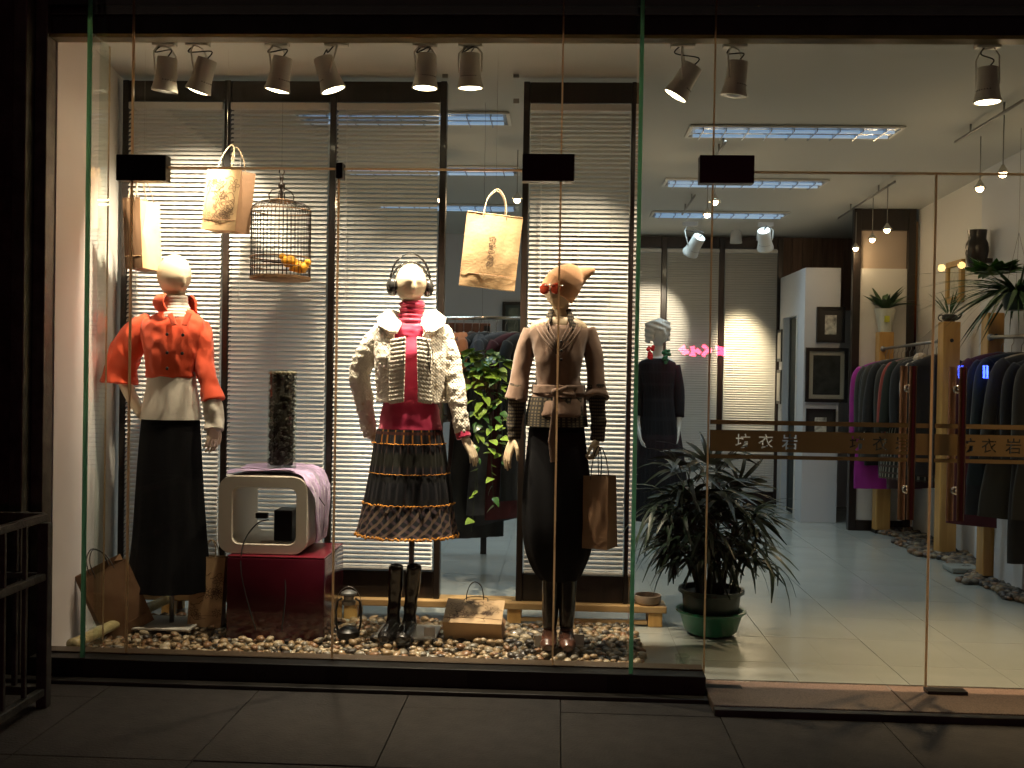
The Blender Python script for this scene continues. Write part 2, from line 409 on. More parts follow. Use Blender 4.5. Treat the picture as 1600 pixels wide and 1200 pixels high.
# street front around the glass
def sf(name, a, b, m, label, cat):
    q = MB(); q.box(a, b, bev=.004); return tag(q.build(name, m), kind='structure')
sf('facade_beam', (-2.13, .03, 2.622), (3.4, .084, 3.4), M['beam'], '', '')
for z0, z1, y0, m in ((2.606, 2.621, .012, 'beadgold'), (2.70, 2.707, .018, 'frameout'), (2.735, 2.80, .0, 'beam'), (2.81, 2.816, .014, 'frameout')):
    q = MB(); q.box((-2.13, y0, z0), (3.4, .029 if z0 > 2.61 else .084, z1), bev=.002); tag(q.build('beam_moulding', M[m]), kind='structure')
wallbox('facade_column', (-2.60, -.32, PZ - .02), (-2.33, .6, 3.5), M['blackmatte'])
q = MB(); q.box((-2.245, -.06, PZ), (-2.185, .075, 3.4), bev=.006); q.box((-2.325, -.02, PZ), (-2.247, .08, 3.4), bev=.004); q.box((-2.182, .0, PZ), (-2.13, .079, 3.4), bev=.004)
tag(q.build('door_frame_column', [M['frameout']]), kind='structure')
wallbox('facade_pier', (3.3, -.1, PZ), (4.4, .6, 3.5), M['blackmatte'])
wallbox('facade_upper', (-4.5, .09, 3.1), (4.5, .6, 5.0), M['blackmatte'])
wallbox('facade_side', (-4.5, -.32, PZ - .02), (-2.62, .6, 5.0), M['blackmatte'])

# ------------------------------------------------------------------ shop glass
def pane(name, x0, x1, z0, z1, label, cat='glass panel', y=0):
    t = thing(name, label, cat, (x0, y, z0)); q = MB(); q.box((x0 + .002, y - .005, z0), (x1 - .002, y + .005, z1)); q.build('pane', M['glass'], t); return t
def vstrip(t, x, z0, z1, y=0, w=.0035, m='edge'):
    q = MB(); q.box((x - w, y - .0065, z0), (x + w, y + .0065, z1)); return q.build('edge_strip', M[m], t)
def hstrip(t, x0, x1, z, y=0, w=.004, m='edge'):
    q = MB(); q.box((x0, y - .0065, z - w), (x1, y + .0065, z + w), bev=.0015); return q.build('edge_strip', M[m], t)
XL, XE = P(135, 600, -.06).x, P(993.5, 600, -.06).x
XA, XB, XC, XD, XF, XG = XL + .012, -1.768, -.908, -.003, .607, 1.489
ZT = 2.068
t = pane('shop_glazing', XA, XB, .062, 3.3, 'narrow full height glass panel beside the white side wall')
t = pane('glass_transom', XB, XD, ZT, 3.3, 'glass transom above the display doors, behind it the row of spotlights'); vstrip(t, XB, ZT, 3.3); vstrip(t, XD, ZT, 3.3); hstrip(t, XB, XD, ZT)
t = pane('glass_door', XB, XC, .064, ZT - .006, 'display glass door in front of the orange jacket mannequin', 'glass door'); vstrip(t, XB, .064, ZT - .006); vstrip(t, XC, .064, ZT - .006)
t = pane('glass_door', XC, XD, .064, ZT - .006, 'display glass door in front of the cream cardigan mannequin', 'glass door'); vstrip(t, XD, .064, ZT - .006, w=.004)
t = pane('shop_glazing', XD, XE - .012, .062, 3.3, 'full height glass panel between the cone hat mannequin and the green glass fin')
t = pane('shop_glazing', XE + .012, XF, .062, 3.3, 'full height glass panel in front of the low bench end and the potted palm'); 
t = pane('glass_transom', XF, 3.1, ZT, 3.3, 'long glass transom above the entrance doors'); vstrip(t, XF, ZT, 3.3, w=.003); hstrip(t, XF, 3.1, ZT)
BAND_Z = (.913, 1.042)
d1 = pane('glass_door', XF, XG, .02, ZT - .006, 'entrance glass door with brown lettered band in front of the potted palm', 'glass door'); vstrip(d1, XF, .02, ZT - .006, w=.003); vstrip(d1, XG, .02, ZT - .006, w=.003)
d2 = pane('glass_door', XG + .006, 2.4, .02, ZT - .006, 'entrance glass door with brown lettered band in front of the black garments', 'glass door')

def patch(px0, px1, py0, py1, label, y=-.012, dp=.02):
    a = P(px0, py1, y); b = P(px1, py0, y); q = MB(); q.box((a.x, y - dp, a.z), (b.x, .026, b.z), bev=.003)
    o = q.build('glass_clamp', M['black']); return tag(o, label, 'glass clamp', 'black clamps holding the shop glass')
patch(184, 262, 243, 283, 'black square clamp on the glass over the dark brown hanging bag')
patch(816, 898, 242, 284, 'black square clamp on the glass above the cone hat')
patch(1092, 1178, 244, 287, 'black square clamp on the glass at the entrance door top corner')
patch(526, 537, 255, 280, 'tiny black clip where the two display doors meet')
patch(1100, 1160, 1074, 1098, 'black floor clamp under the glass beside the potted palm')
patch(1447, 1510, 1079, 1102, 'black floor clamp between the two entrance doors')
for x, lab in ((XL, 'green edged glass fin standing beside the white side wall'), (XE, 'green edged glass fin beside the cone hat mannequin')):
    t = thing('glass_fin', lab, 'glass fin', (x, -.06, .056)); q = MB(); q.box((x - .006, -.056, .063), (x + .006, .118, 2.600)); q.build('pane', M['glass'], t)
    q = MB(); q.box((x - .006, -.056, 2.601), (x + .006, -.008, 3.4)); q.build('upper_pane', M['glass'], t)
    q = MB(); q.box((x - .008, -.072, .0565), (x + .008, -.057, 3.4), bev=.002); q.build('polished_edge', M['glassedge'], t)
    q = MB(); q.box((x - .003, .119, .064), (x + .003, .124, 2.600)); q.build('edge_strip', M['edge'], t)

# lettered film on the entrance doors: the letters are cut out of the film
film = backlit('brown_film', (.09, .06, .03), (.17, .105, .045), .6)

def cut_band(x0, x1, z0, z1, words_, parent, name='letter_band', y=-.009):
    pts = []; edges = []; tris = []
    for txt, cx, cz, size in words_:
        cu = bpy.data.curves.new('t', 'FONT'); cu.body = txt; cu.size = size; cu.align_x = 'CENTER'; cu.align_y = 'CENTER'; cu.resolution_u = 2; cu.offset = .0003
        o = bpy.data.objects.new('t', cu); C.objects.link(o); dg = bpy.context.evaluated_depsgraph_get(); me = bpy.data.meshes.new_from_object(o.evaluated_get(dg))
        bpy.data.objects.remove(o)
        if not len(me.vertices): continue
        xs_ = [v.co.x for v in me.vertices]; ys_ = [v.co.y for v in me.vertices]; ox = (min(xs_) + max(xs_)) / 2; oy = (min(ys_) + max(ys_)) / 2
        me.calc_loop_triangles(); tris += [[(me.vertices[i].co.x - ox + cx, me.vertices[i].co.y - oy + cz) for i in lt.vertices] for lt in me.loop_triangles]
        bm = bmesh.new(); bm.from_mesh(me); bmesh.ops.remove_doubles(bm, verts=bm.verts, dist=1e-5); bm.verts.index_update(); k = len(pts)
        pts += [Vector((v.co.x - ox + cx, v.co.y - oy + cz)) for v in bm.verts]
        edges += [(e.verts[0].index + k, e.verts[1].index + k) for e in bm.edges if len(e.link_faces) == 1]; bm.free()
    n0 = len(pts); seg = [(pts[a], pts[b]) for a, b in edges]
    pts += [Vector((x0, z0)), Vector((x1, z0)), Vector((x1, z1)), Vector((x0, z1))]; edges += [(n0, n0 + 1), (n0 + 1, n0 + 2), (n0 + 2, n0 + 3), (n0 + 3, n0)]
    vo, eo, fo, *_ = delaunay_2d_cdt(pts, edges, [], 0, 1e-6)
    T = np.array(tris); keep = []
    def sgn(p, q, c): return (q[:, 0] - p[:, 0]) * (c.y - p[:, 1]) - (q[:, 1] - p[:, 1]) * (c.x - p[:, 0])
    for f in fo:
        c = sum((vo[i] for i in f), Vector((0, 0))) / len(f)
        s1, s2, s3 = sgn(T[:, 0], T[:, 1], c), sgn(T[:, 1], T[:, 2], c), sgn(T[:, 2], T[:, 0], c)
        if (((s1 > 0) & (s2 > 0) & (s3 > 0)) | ((s1 < 0) & (s2 < 0) & (s3 < 0))).any(): continue
        keep.append(tuple(f))
    q = MB(); q.add([(v.x, y, v.y) for v in vo], keep); return q.build(name, film, parent)
BZ0, BZ1 = P(1200, 706, 0).z, P(1200, 673, 0).z; zmid = (BZ0 + BZ1) / 2
def xz(px): return P(px, 690, 0).x
cut_band(XF + .006, XG - .008, BZ0, BZ1, [('坊', xz(1160), zmid, .062), ('衣', xz(1196), zmid, .062), ('岩', xz(1233), zmid, .066), ('坊', xz(1338), zmid, .062), ('衣', xz(1374), zmid, .062), ('岩', xz(1410), zmid, .066)], d1)
cut_band(XG + .012, 2.39, BZ0, BZ1, [('坊', xz(1511), zmid, .062), ('衣', xz(1544), zmid, .062), ('岩', xz(1582), zmid, .066)], d2)
for za, zb in ((657, 664), (711, 717)):
    for d, a, b in ((d1, XF + .006, XG - .008), (d2, XG + .012, 2.39)):
        q = MB(); z0, z1 = P(1200, zb, 0).z, P(1200, za, 0).z; q.add([(a, -.009, z0), (b, -.009, z0), (b, -.009, z1), (a, -.009, z1)], [(0, 1, 2, 3)]); q.build('film_stripe', film, d)
# door pulls: paired tubes outside and inside the glass
def pull(door, xin, label):
    for y in (-.055, .055):
        h = MB(); z0, z1 = P(1420, 812, y).z, P(1420, 572, y).z; h.tube([(xin, y, z0), (xin, y, z1)], .0145, 14); o = h.build('pull_handle', M['copper'], door, True, 40)
    for py in (607, 765):
        z = P(1420, py, 0).z; s_ = MB(); s_.tube([(xin, -.05, z), (xin, .05, z)], .006, 10); s_.ball((xin, 0, z), .017, 6); s_.build('standoff', M['chrome'], door, True)
pull(d1, P(1419, 600, 0).x, ''); pull(d2, P(1496, 600, 0).x, '')
# marks on the dark sill tape
mk = mat('sill_mark', (.010, .009, .008), .6, var=0)
for px in (124, 324, 541, 765, 985):
    a = P(px - 18, 0, -.077); z = P(px, 1052, -.077).z; q = MB(); b = P(px + 18, 0, -.077); q.box((a.x, -.0762, -.065), (b.x, -.0752, .045)); q.build('mark', mk, sill_o)
for px in (194, 408, 625, 850, 1078):
    a = P(px, 1040, -.077)
    for dz in (.012, -.028):
        cu = bpy.data.curves.new('t', 'FONT'); cu.body = 'S'; cu.size = .06; cu.align_x = 'CENTER'; cu.align_y = 'CENTER'; o = bpy.data.objects.new('t', cu); C.objects.link(o)
        me = bpy.data.meshes.new_from_object(o.evaluated_get(bpy.context.evaluated_depsgraph_get())); bpy.data.objects.remove(o)
        me.transform(Matrix.Translation((a.x, -.0756, dz - .004)) @ Matrix.Rotation(PI / 2, 4, 'X') @ Matrix.Rotation(R(90), 4, 'Z')); me.name = 'mark'; link('mark', me, mk, sill_o)

# ------------------------------------------------------------------ ceiling track and spotlights
def track(x0, x1, y, label):
    t = thing('lighting_track', label, 'lighting track', (x0, y, zc(y) - .03)); q = MB(); z = zc(y)
    q.box((x0, y - .018, z - .036), (x1, y + .018, z - .002), bev=.003); q.build('rail', M['lampbody'], t)
    q = MB(); q.box((x0 - .03, y - .021, z - .039), (x0 + .0, y + .021, z - .001), bev=.003); q.build('end_cap', M['lampbody'], t)
    return t
TY = .36
track(P(150, 70, TY).x, P(820, 70, TY).x, TY, 'long ceiling track above the display mannequins')
track(P(1042, 70, TY).x, 2.9, TY, 'ceiling track above the entrance doors')

def spotlamp(px, py_lens, tgt, label, power, size=1.0, lit=True, cone=58, group='track spotlights over the shop window', py_ad=80, adx=0, y=TY, white=False, L_=.150, blend=.55, col=(1, .80, .60)):
    base = P(px + adx, py_ad, y); base.z = zc(y) - .036
    lens = P(px, py_lens, y + .02); d0 = (Vector(tgt) - lens).normalized(); d = Vector((d0.x, min(d0.y, .10 if not white else .5), d0.z)).normalized()
    t = thing('track_spotlight', label, 'spotlight', base, group); mt = M['lampwhite' if white else 'lampbody']
    q = MB(); q.box((base.x - .052 * size, y - .02, base.z - .032 * size), (base.x + .052 * size, y + .02, base.z - .001), bev=.003); q.build('adapter', mt, t)
    rot = d.to_track_quat('-Z', 'Y').to_matrix(); ln = L_ * size
    q = MB(); pr = [(.030, ln), (.042, ln * .99), (.044, ln * .9), (.045, ln * .6), (.047, ln * .35), (.054, ln * .12), (.0575, ln * .05), (.0575, 0), (.051, 0), (.048, ln * .08)]
    q.lathe([(r * size, z) for r, z in pr], 28, rot, lens, cap=False); q.lathe([(.0001, ln), (.030 * size, ln)], 28, rot, lens, cap=False)
    body = q.build('housing', mt, t, True, 35)
    q = MB()
    for k in range(7):
        a = R(-90 + (k - 3) * 14) ; v = rot @ Vector((math.cos(a) * .0475 * size, math.sin(a) * .0475 * size, ln * .32)) + lens; q.ball(v, .0028 * size, 4)
    q.build('vent_hole', M['blackmatte'] , body)
    q = MB(); q.lathe([(.0001, -ln * .045), (.025 * size, -ln * .03), (.0505 * size, ln * .012)], 24, rot, lens, cap=False); q.build('lens', M['lens'] if lit else M['offlens'], t, True)
    # yoke
    side = rot @ Vector((1, 0, 0)); mid = lens + rot @ Vector((0, 0, ln * .45)); top = Vector((base.x, y, base.z - .034 * size))
    upv = (top - mid); pts = []
    for s_ in (-1, 1):
        pts.append([mid + side * s_ * .052 * size, mid + side * s_ * .053 * size + upv * .75])
    q = MB(); q.tube([pts[0][0], pts[0][1], top + side * -.03 * size - upv * .02, top, top + side * .03 * size - upv * .02, pts[1][1], pts[1][0]], .0038 * size, 8); q.tube([top, top + Vector((0, 0, .034 * size))], .008 * size, 8); q.build('yoke', mt, t, True)
    back = lens + rot @ Vector((0, 0, ln))
    q = MB(); q.tube([Vector(p) for p in spline([tuple(back), tuple(back + Vector((.02, -.01, .03)) * size), tuple(top + Vector((-.035, -.02, -.03)) * size), tuple(top + Vector((-.01, 0, .01)))], 5)], .003 * size, 6); q.build('cable', M['cable'], t, True)
    if lit:
        l = light('spot_beam', 'SPOT', (0, 0, 0), col, power, spot_size=R(cone), spot_blend=blend, shadow_soft_size=.028)
        pos = lens + d * .012; aim(l, pos, tgt); l.parent = t; l.location = pos - origin(t)
    return t
PW = 170
spotlamp(257, 143, P(250, 700, .9), 'unlit grey spotlight above the dark brown hanging bag', 0, lit=False, py_ad=80)
spotlamp(309, 143, P(292, 400, .92), 'grey spotlight shining down beside the floral hanging bag', PW * 1.7, cone=84, blend=1)
spotlamp(433, 142, P(395, 560, .85), 'grey spotlight straight above the birdcage', PW * .42, cone=100, blend=1)
spotlamp(521, 141, P(640, 500, .5), 'grey spotlight tilted sideways above the second and third blind', PW * 1.35, cone=80, adx=5, blend=1)
spotlamp(664, 138, P(640, 820, .45), 'grey spotlight above the headphones mannequin', PW * .75, cone=84, blend=1)
spotlamp(735, 138, P(748, 800, .85), 'grey spotlight at the opening between the blinds', PW * 1.8, cone=60, blend=.9)
spotlamp(1055, 150, P(890, 430, .75), 'grey spotlight tilted towards the cone hat', PW * 1.3, cone=66, adx=12, py_ad=70, blend=1)
spotlamp(1146, 150, P(1050, 700, .9), 'unlit spotlight tilted away beside the entrance clamp', PW * .0, lit=False, adx=2)
spotlamp(1543, 160, P(1530, 1040, .40), 'grey spotlight above the entrance door near the pendants', PW * 1.5, cone=66, adx=0, blend=1, col=(1, .68, .38))

# ------------------------------------------------------------------ recessed louvre lights
def tray(px0, px1, py, Y, label, x=None, power=6.6):
    z = zc(Y); x0, x1 = (P(px0, py, Y).x, P(px1, py, Y).x) if x is None else x; hw = .145
    t = thing('louvre_light', label, 'ceiling light', ((x0 + x1) / 2, Y, z), 'recessed louvre ceiling lights')
    q = MB()
    for a, b in (((x0, Y - hw, z - .012), (x1, Y - hw + .018, z - .001)), ((x0, Y + hw - .018, z - .012), (x1, Y + hw, z - .001)), ((x0, Y - hw + .0185, z - .012), (x0 + .018, Y + hw - .0185, z - .001)), ((x1 - .018, Y - hw + .0185, z - .012), (x1, Y + hw - .0185, z - .001))): q.box(a, b)
    q.build('trim', M['lampwhite'], t)
    q = MB(); q.box((x0 + .02, Y - hw + .02, z - .004), (x1 - .02, Y + hw - .02, z - .0015)); q.build('reflector', M['tray'], t)
    for k in range(9):
        xx = x0 + (x1 - x0) * (k + .6) / 9.4; q = MB(); q.box((xx - .003, Y - hw + .022, z - .030), (xx + .003, Y + hw - .022, z - .006)); q.build('louvre', M['tray'], t)
    for yy in (Y - .06, Y + .06):
        q = MB(); q.tube([(x0 + .04, yy, z - .018), (x1 - .04, yy, z - .018)], .010, 10); q.build('tube', M['tube'], t, True)
    l = light('tray_light', 'AREA', (0, 0, 0), (.72, .88, 1), power, shape='RECTANGLE', size=x1 - x0 - .1, size_y=.2, spread=R(112)); l.parent = t; l.location = Vector(((x0 + x1) / 2, Y, z - .034)) - origin(t)
    return t
tray(1074, 1403, 204, 2.0, 'long louvre light, first of the row over the entrance')
tray(1037, 1289, 288, 3.44, 'long louvre light, second of the row, level with the entrance clamp')
tray(1017, 1229, 342, 4.72, 'long louvre light, third of the row by the back wall')
tray(0, 0, 0, 1.75, 'louvre light seen in the gap between the blinds at the top', (-1.55, -.30))
tray(0, 0, 0, 3.1, 'louvre light seen in the gap between the blinds, second down', (-1.55, -.30))
tray(0, 0, 0, 4.5, 'louvre light seen in the gap just above the printed bag', (-1.55, -.36))

# pendants on tracks
def pendant_track(a, b, label):
    t = thing('pendant_track', label, 'lighting track', a, 'thin ceiling tracks for the pendant lamps'); q = MB()
    q.tube([a, b], .008, 8); q.build('rail', M['steel'], t, True)
    for f in (.25, .75):
        p = a.lerp(b, f); q = MB(); q.tube([p, (p.x, p.y, zc(p.y))], .006, 8); q.build('bracket', M['steel'], t, True)
def onceil(px, py, drop=.05):
    d = cam_m.to_3x3() @ Vector(((px - 800) / F, (600 - py) / F, -1))
    return CAM + d * ((2.745 - drop - .027 * (CAM.y - .4) - CAM.z) / (d.z + .027 * d.y))
pendant_track(onceil(1598, 157), onceil(1493, 222), 'thin pendant track over the black garments')
pendant_track(onceil(1398, 284), onceil(1310, 341), 'thin pendant track over the far clothes rail')
pendant_track(onceil(1134, 221), onceil(1120, 243), 'short pendant track above the entrance clamp')
pendant_track(onceil(1086, 305), onceil(1066, 335), 'short pendant track above the back blinds')
def pendant(px, py, Y, label, power=2.6, pt=None):
    p = P(px, py, Y); top = Vector((p.x, p.y, zc(p.y) - .05)); t = thing('pendant_lamp', label, 'pendant lamp', p, 'small halogen pendant lamps')
    q = MB(); q.tube([top, p + Vector((0, 0, .04))], .003, 6); q.build('cord', M['steel'], t, True)
    q = MB(); q.lathe([(.008, .045), (.012, .035), (.022, .02), (.036, 0.0), (.034, 0), (.02, .018), (.0001, .03)], 16, c=p); q.build('shade', M['chrome'], t, True)
    q = MB(); q.ball(p + Vector((0, 0, -.002)), .021, 8); q.build('bulb', M['bulb'], t, True)
    l = light('pendant_light', 'POINT', (0, 0, 0), (1, .68, .38), power, shadow_soft_size=.03); l.parent = t; l.location = (0, 0, -.035)
for px, py, Y, lab in ((1531, 294, 1.9, 'pendant lamp beside the entrance glass, lower of the pair'), (1567, 271, 1.45, 'pendant lamp hanging highest by the wall'), (1337, 388, 4.3, 'pendant lamp hanging lowest before the dark frame'),
                       (1363, 374, 3.7, 'middle pendant lamp of the three by the dark frame'), (1386, 359, 3.2, 'highest pendant lamp of the three by the dark frame'), (1117, 315, 2.4, 'pendant lamp under the entrance clamp'), (1105, 335, 2.9, 'pendant lamp just below the one under the clamp'),
                       (808, 312, 2.3, 'pendant lamp beside the printed bag handle'), (689, 312, 2.6, 'pendant lamp at the edge of the third blind')):
    pendant(px, py, Y, lab)

# ------------------------------------------------------------------ screens with venetian blinds
SY = 1.0
def bay(x0, x1, frame, first, last, y=SY, zb=.105, top=2.70, post=.032):
    for x, do in ((x0, first), (x1, last)):
        if do: q = MB(); q.box((x - post / 2, y - .03, zb), (x + post / 2, y + .03, top), bev=.004); q.build('post', M['darkwood'], frame)
    a, b = x0 + post / 2 + .0005, x1 - post / 2 - .0005
    q = MB(); q.box((a, y - .02, top - .105), (b, y + .025, top - .001), bev=.003); q.build('top_rail', M['darkwood'], frame)
    q = MB(); q.box((a, y - .02, zb + .001), (b, y + .025, zb + .135), bev=.003); q.build('bottom_rail', M['darkwood'], frame)
    return a, b
def blind(a, b, z0, z1, label, y=SY, pitch=.0228, cords=(.2, .5, .82), stuff=False, group='venetian blinds in the screens', wand=True, grp=True, uneven=()):
    t = thing('venetian_blind', label, 'blind', ((a + b) / 2, y, z0), group)
    q = MB(); q.box((a + .004, y - .045, z1 - .034), (b - .004, y - .021, z1), bev=.003); q.build('head_rail', M['slat'], t)
    n = int((z1 - .05 - z0) / pitch); wdt = b - a - .012; tilt = R(45)
    s_ = MB()
    prof = [(-.0125, 0), (-.006, .0016), (0, .0022), (.006, .0016), (.0125, 0)]
    def sl(sm, ox=0, oz=0, til=tilt):
        vs = []
        for x in (-wdt / 2, wdt / 2):
            for dz in (0, -.0005):
                for (u, h) in prof:
                    vs.append(Vector((x + ox, -u * math.cos(til) * -1, 0)) + Vector((0, -math.sin(til) * h, u * math.sin(til) + h * math.cos(til) + dz + oz)))
        f = []
        for k in range(4): f += [(k, k + 1, 11 + k, 10 + k), (5 + k, 15 + k, 16 + k, 6 + k)]
        f += [(0, 10, 15, 5), (4, 9, 19, 14), (0, 5, 6, 1), (1, 6, 7, 2), (2, 7, 8, 3), (3, 8, 9, 4), (10, 11, 16, 15), (11, 12, 17, 16), (12, 13, 18, 17), (13, 14, 19, 18)]
        sm.add(vs, f)
    if stuff:
        for k in range(n): sl(s_, (a + b) / 2, z1 - .05 - k * pitch + 0)
        s_.v = [(v[0], v[1] + y - .033, v[2]) for v in s_.v]
        o = s_.build('slats', M['slat'], t, True, 60); o['kind'] = 'stuff'
    else:
        sl(s_); me = s_.mesh('slat'); me.shade_smooth(); me.set_sharp_from_angle(angle=R(60)); me.materials.append(M['slat'])
        for k in range(n):
            o = link('slat', me, None, t); z = z1 - .05 - k * pitch
            o.location = Vector(((a + b) / 2 + random.uniform(-.001, .001), y - .033, z + random.uniform(-.0007, .0007))) - origin(t)
            tw = random.gauss(0, .025) + .05 * noise.noise(Vector((a * 9, k * .25, 0)))
            o.rotation_euler = (tw, random.gauss(0, .0009), 0)
    q = MB(); zb = z1 - .05 - n * pitch; q.box((a + .006, y - .044, zb - .004), (b - .006, y - .022, zb + .008), bev=.002); q.build('bottom_bar', M['slat'], t)
    for c in cords:
        x = a + (b - a) * c; q = MB(); q.tube([(x, y - .0465, zb), (x, y - .0465, z1 - .03)], .0009, 5, cap=False); q.build('ladder_cord', M['cordw'], t)
    if wand:
        x = a + .06; q = MB(); q.tube([(x, y - .055, z1 - .03), (x + .004, y - .054, z1 - 1.0)], .0022, 6); q.build('tilt_wand', M['slat'], t)
    return t
fx = [P(196, 500, SY).x, P(354, 500, SY).x, P(518, 500, SY).x, P(689, 500, SY).x, P(818, 500, SY).x, P(986, 500, SY).x]
fr = thing('screen_frame', 'dark three bay screen frame standing behind the two front mannequins', 'screen', ((fx[0] + fx[3]) / 2, SY, .105))
labs = ['white venetian blind behind the orange jacket mannequin', 'white venetian blind behind the birdcage and the cream ring stool', 'white venetian blind behind the cream cardigan mannequin']
for i in range(3):
    a, b = bay(fx[i], fx[i + 1], fr, i == 0, True); blind(a, b, .105 + .14, 2.585, labs[i])
fr2 = thing('screen_frame', 'dark single bay screen frame behind the cone hat mannequin', 'screen', ((fx[4] + fx[5]) / 2, SY, .105))
a, b = bay(fx[4], fx[5], fr2, True, True); blind(a, b, .245, 2.585, 'white venetian blind behind the cone hat mannequin')
# hinge fittings on the posts by the gap
for px, py in ((695, 118), (806, 118), (806, 158)):
    p = P(px, py, SY - .04); q = MB(); q.box((p.x - .012, SY - .045, p.z - .012), (p.x + .016, SY - .031, p.z + .012), bev=.002); q.build('hinge', M['steel'], fr if px < 700 else fr2)
# low bench rail under the screens
bn = thing('low_bench', 'long low pine bench rail under the blind screens', 'bench', (-.7, 1.0, 0))
for x0, x1, mt in ((-2.2, -1.02, 'pinex'), (-1.015, .06, 'pinex'), (.065, .555, 'pinex')):
    q = MB(); q.box((x0, .93, .070), (x1, 1.09, .103), bev=.004); q.build('plank', M[mt], bn)
for x in (-1.95, -1.02, -.20, .50):
    q = MB(); q.box((x - .035, .935, .0), (x + .035, .975, .0695), bev=.004); q.build('leg', M['pine'], bn); q = MB(); q.box((x - .035, 1.045, .0), (x + .035, 1.085, .0695), bev=.004); q.build('leg', M['pine'], bn)
q = MB(); q.box((-.17, .94, .012), (.46, .96, .03)); q.build('stretcher', M['pinex'], bn)

# back wall: dark screen with three blinds
BY = YB - .10
bf = thing('back_screen', 'dark tall screen frame along the back wall with blinds', 'screen', (1.2, BY, 0))
bx = [P(996, 500, BY).x - .62, P(1036, 500, BY).x, P(1126, 500, BY).x, P(1217, 500, BY).x]
blabs = ['pale blind at the back wall behind the dark dress mannequin', 'pale blind at the back wall, middle one of three', 'pale blind at the back wall beside the changing room, with a bright glow']
for i in range(3):
    a, b = bay(bx[i], bx[i + 1], bf, i == 0, True, y=BY, zb=.0, top=2.58, post=.05)
    blind(a, b, .15, 2.46, blabs[i], y=BY, stuff=True, wand=False, group='blinds at the back wall')
# timber band above the changing room
q = MB(); 
tb = thing('timber_band', 'brown vertical timber boards high on the back wall above the changing room', 'panelling', (2.2, YB - .05, 2.2))
x = bx[3] + .03
bw = wood('brown_boards', (.085, .045, .028), (.17, .10, .065), .5)
while x < WR - .05:
    q = MB(); q.box((x, YB - .05, 1.9), (min(x + .095, WR - .003), YB - .002, zc(YB) - .005), bev=.003); q.build('board', bw, tb); x += .098

# changing room box
CX0, CX1, CY0, CY1, CZ = 2.105, 2.405, 4.8, 5.80, 2.19
cr = thing('changing_room', 'white changing room box with a dark doorway and framed pictures', 'changing room', (CX0, CY0, 0))
q = MB(); q.box((CX0, CY0, 0.002), (CX1 + .0, CY0 + .05, CZ)); q.build('front_panel', M['wallcool'], cr)
for a, b, z0, z1 in ((CY0 + .0505, CY0 + .26, .002, CZ), (CY0 + .80, CY1, .002, CZ), (CY0 + .2605, CY0 + .7995, 1.80, CZ)):
    q = MB(); q.box((CX0, a, z0), (CX0 + .05, b, z1)); q.build('side_panel', M['wallcool'], cr)
q = MB(); q.box((CX0 + .055, CY0 + .30, .004), (CX0 + .075, CY0 + .78, 1.79)); q.build('curtain', mat('dark_curtain', (.02, .03, .03), .8), cr)
q = MB()
for a, b, z0, z1 in ((CY0 + .235, CY0 + .2595, .003, 1.799), (CY0 + .8005, CY0 + .825, .003, 1.799)): q.box((CX0 - .012, a, z0), (CX0 - .0005, b, z1))
q.build('architrave', M['wall'], cr)

# dark frame niche in the corner
NY = 4.42
nf = thing('niche_frame', 'dark tall frame with white lower panel at the far corner of the shop', 'screen', (2.62, NY, 0))
n0, n1 = P(1334, 600, NY).x, P(1419, 600, NY).x
for x in (n0, n1): q = MB(); q.box((x - .03, NY - .03, .0), (x + .03, NY + .03, zc(NY) - .003), bev=.003); q.build('post', M['darkwood'], nf)
zt = P(1380, 343, NY).z
q = MB(); q.box((n0 + .031, NY - .025, zt - .09), (n1 - .031, NY + .025, zc(NY) - .004), bev=.003); q.build('top_rail', M['darkwood'], nf)
q = MB(); q.box((n0 + .031, NY - .025, .0), (n1 - .031, NY + .025, .085), bev=.003); q.build('bottom_rail', M['darkwood'], nf)
zm = P(1380, 420, NY).z
q = MB(); q.box((n0 + .031, NY - .012, .086), (n1 - .031, NY + .012, zm)); q.build('lower_panel', M['wall'], nf)
q = MB(); q.box((n0 + .031, NY + .014, zm + .001), (n1 - .031, NY + .022, zt - .091)); q.build('upper_panel', mat('beige_panel', (.44, .35, .28), .7, var=.05), nf)

# framed pictures
def picture(x0, x1, z0, z1, y, label, frame_m, mat_m, art, fw=.035, mw=.04, axis='y', seed=1):
    t = thing('framed_picture', label, 'picture', ((x0 + x1) / 2, y, z0) if axis == 'y' else (y, (x0 + x1) / 2, z0), 'framed pictures on the shop walls')
    def bx_(n, a, b, c, d, y0, y1, m):
        q = MB(); (q.box((a, y0, c), (b, y1, d)) if axis == 'y' else q.box((y0, a, c), (y1, b, d))); return q.build(n, m, t)
    s = 1 if axis == 'y' else 1
    bx_('frame', x0, x1, z0, z0 + fw, y - .025, y, M[frame_m]); bx_('frame', x0, x1, z1 - fw, z1, y - .025, y, M[frame_m])
    bx_('frame', x0, x0 + fw, z0 + fw + .0003, z1 - fw - .0003, y - .025, y, M[frame_m]); bx_('frame', x1 - fw, x1, z0 + fw + .0003, z1 - fw - .0003, y - .025, y, M[frame_m])
    bx_('mount', x0 + fw, x1 - fw, z0 + fw, z1 - fw, y - .010, y - .004, mat_m); 
    bx_('print', x0 + fw + mw, x1 - fw - mw, z0 + fw + mw, z1 - fw - mw, y - .0125, y - .0105, art); return t
ink_art = mat('grey_ink_art', (.50, .50, .46), .7, var=.75, vscale=22)
dark_art = mat('dark_ink_art', (.016, .018, .016), .8, var=.9, vscale=14)
cream = mat('cream_mount', (.36, .35, .29), .7, var=.02); dk = mat('dark_mount', (.03, .028, .028), .6, var=.1)
def pic_px(p0, p1, q0, q1, y, *a, **k):
    A = P(p0, q1, y); B = P(p1, q0, y); return picture(A.x, B.x, A.z, B.z, y, *a, **k)
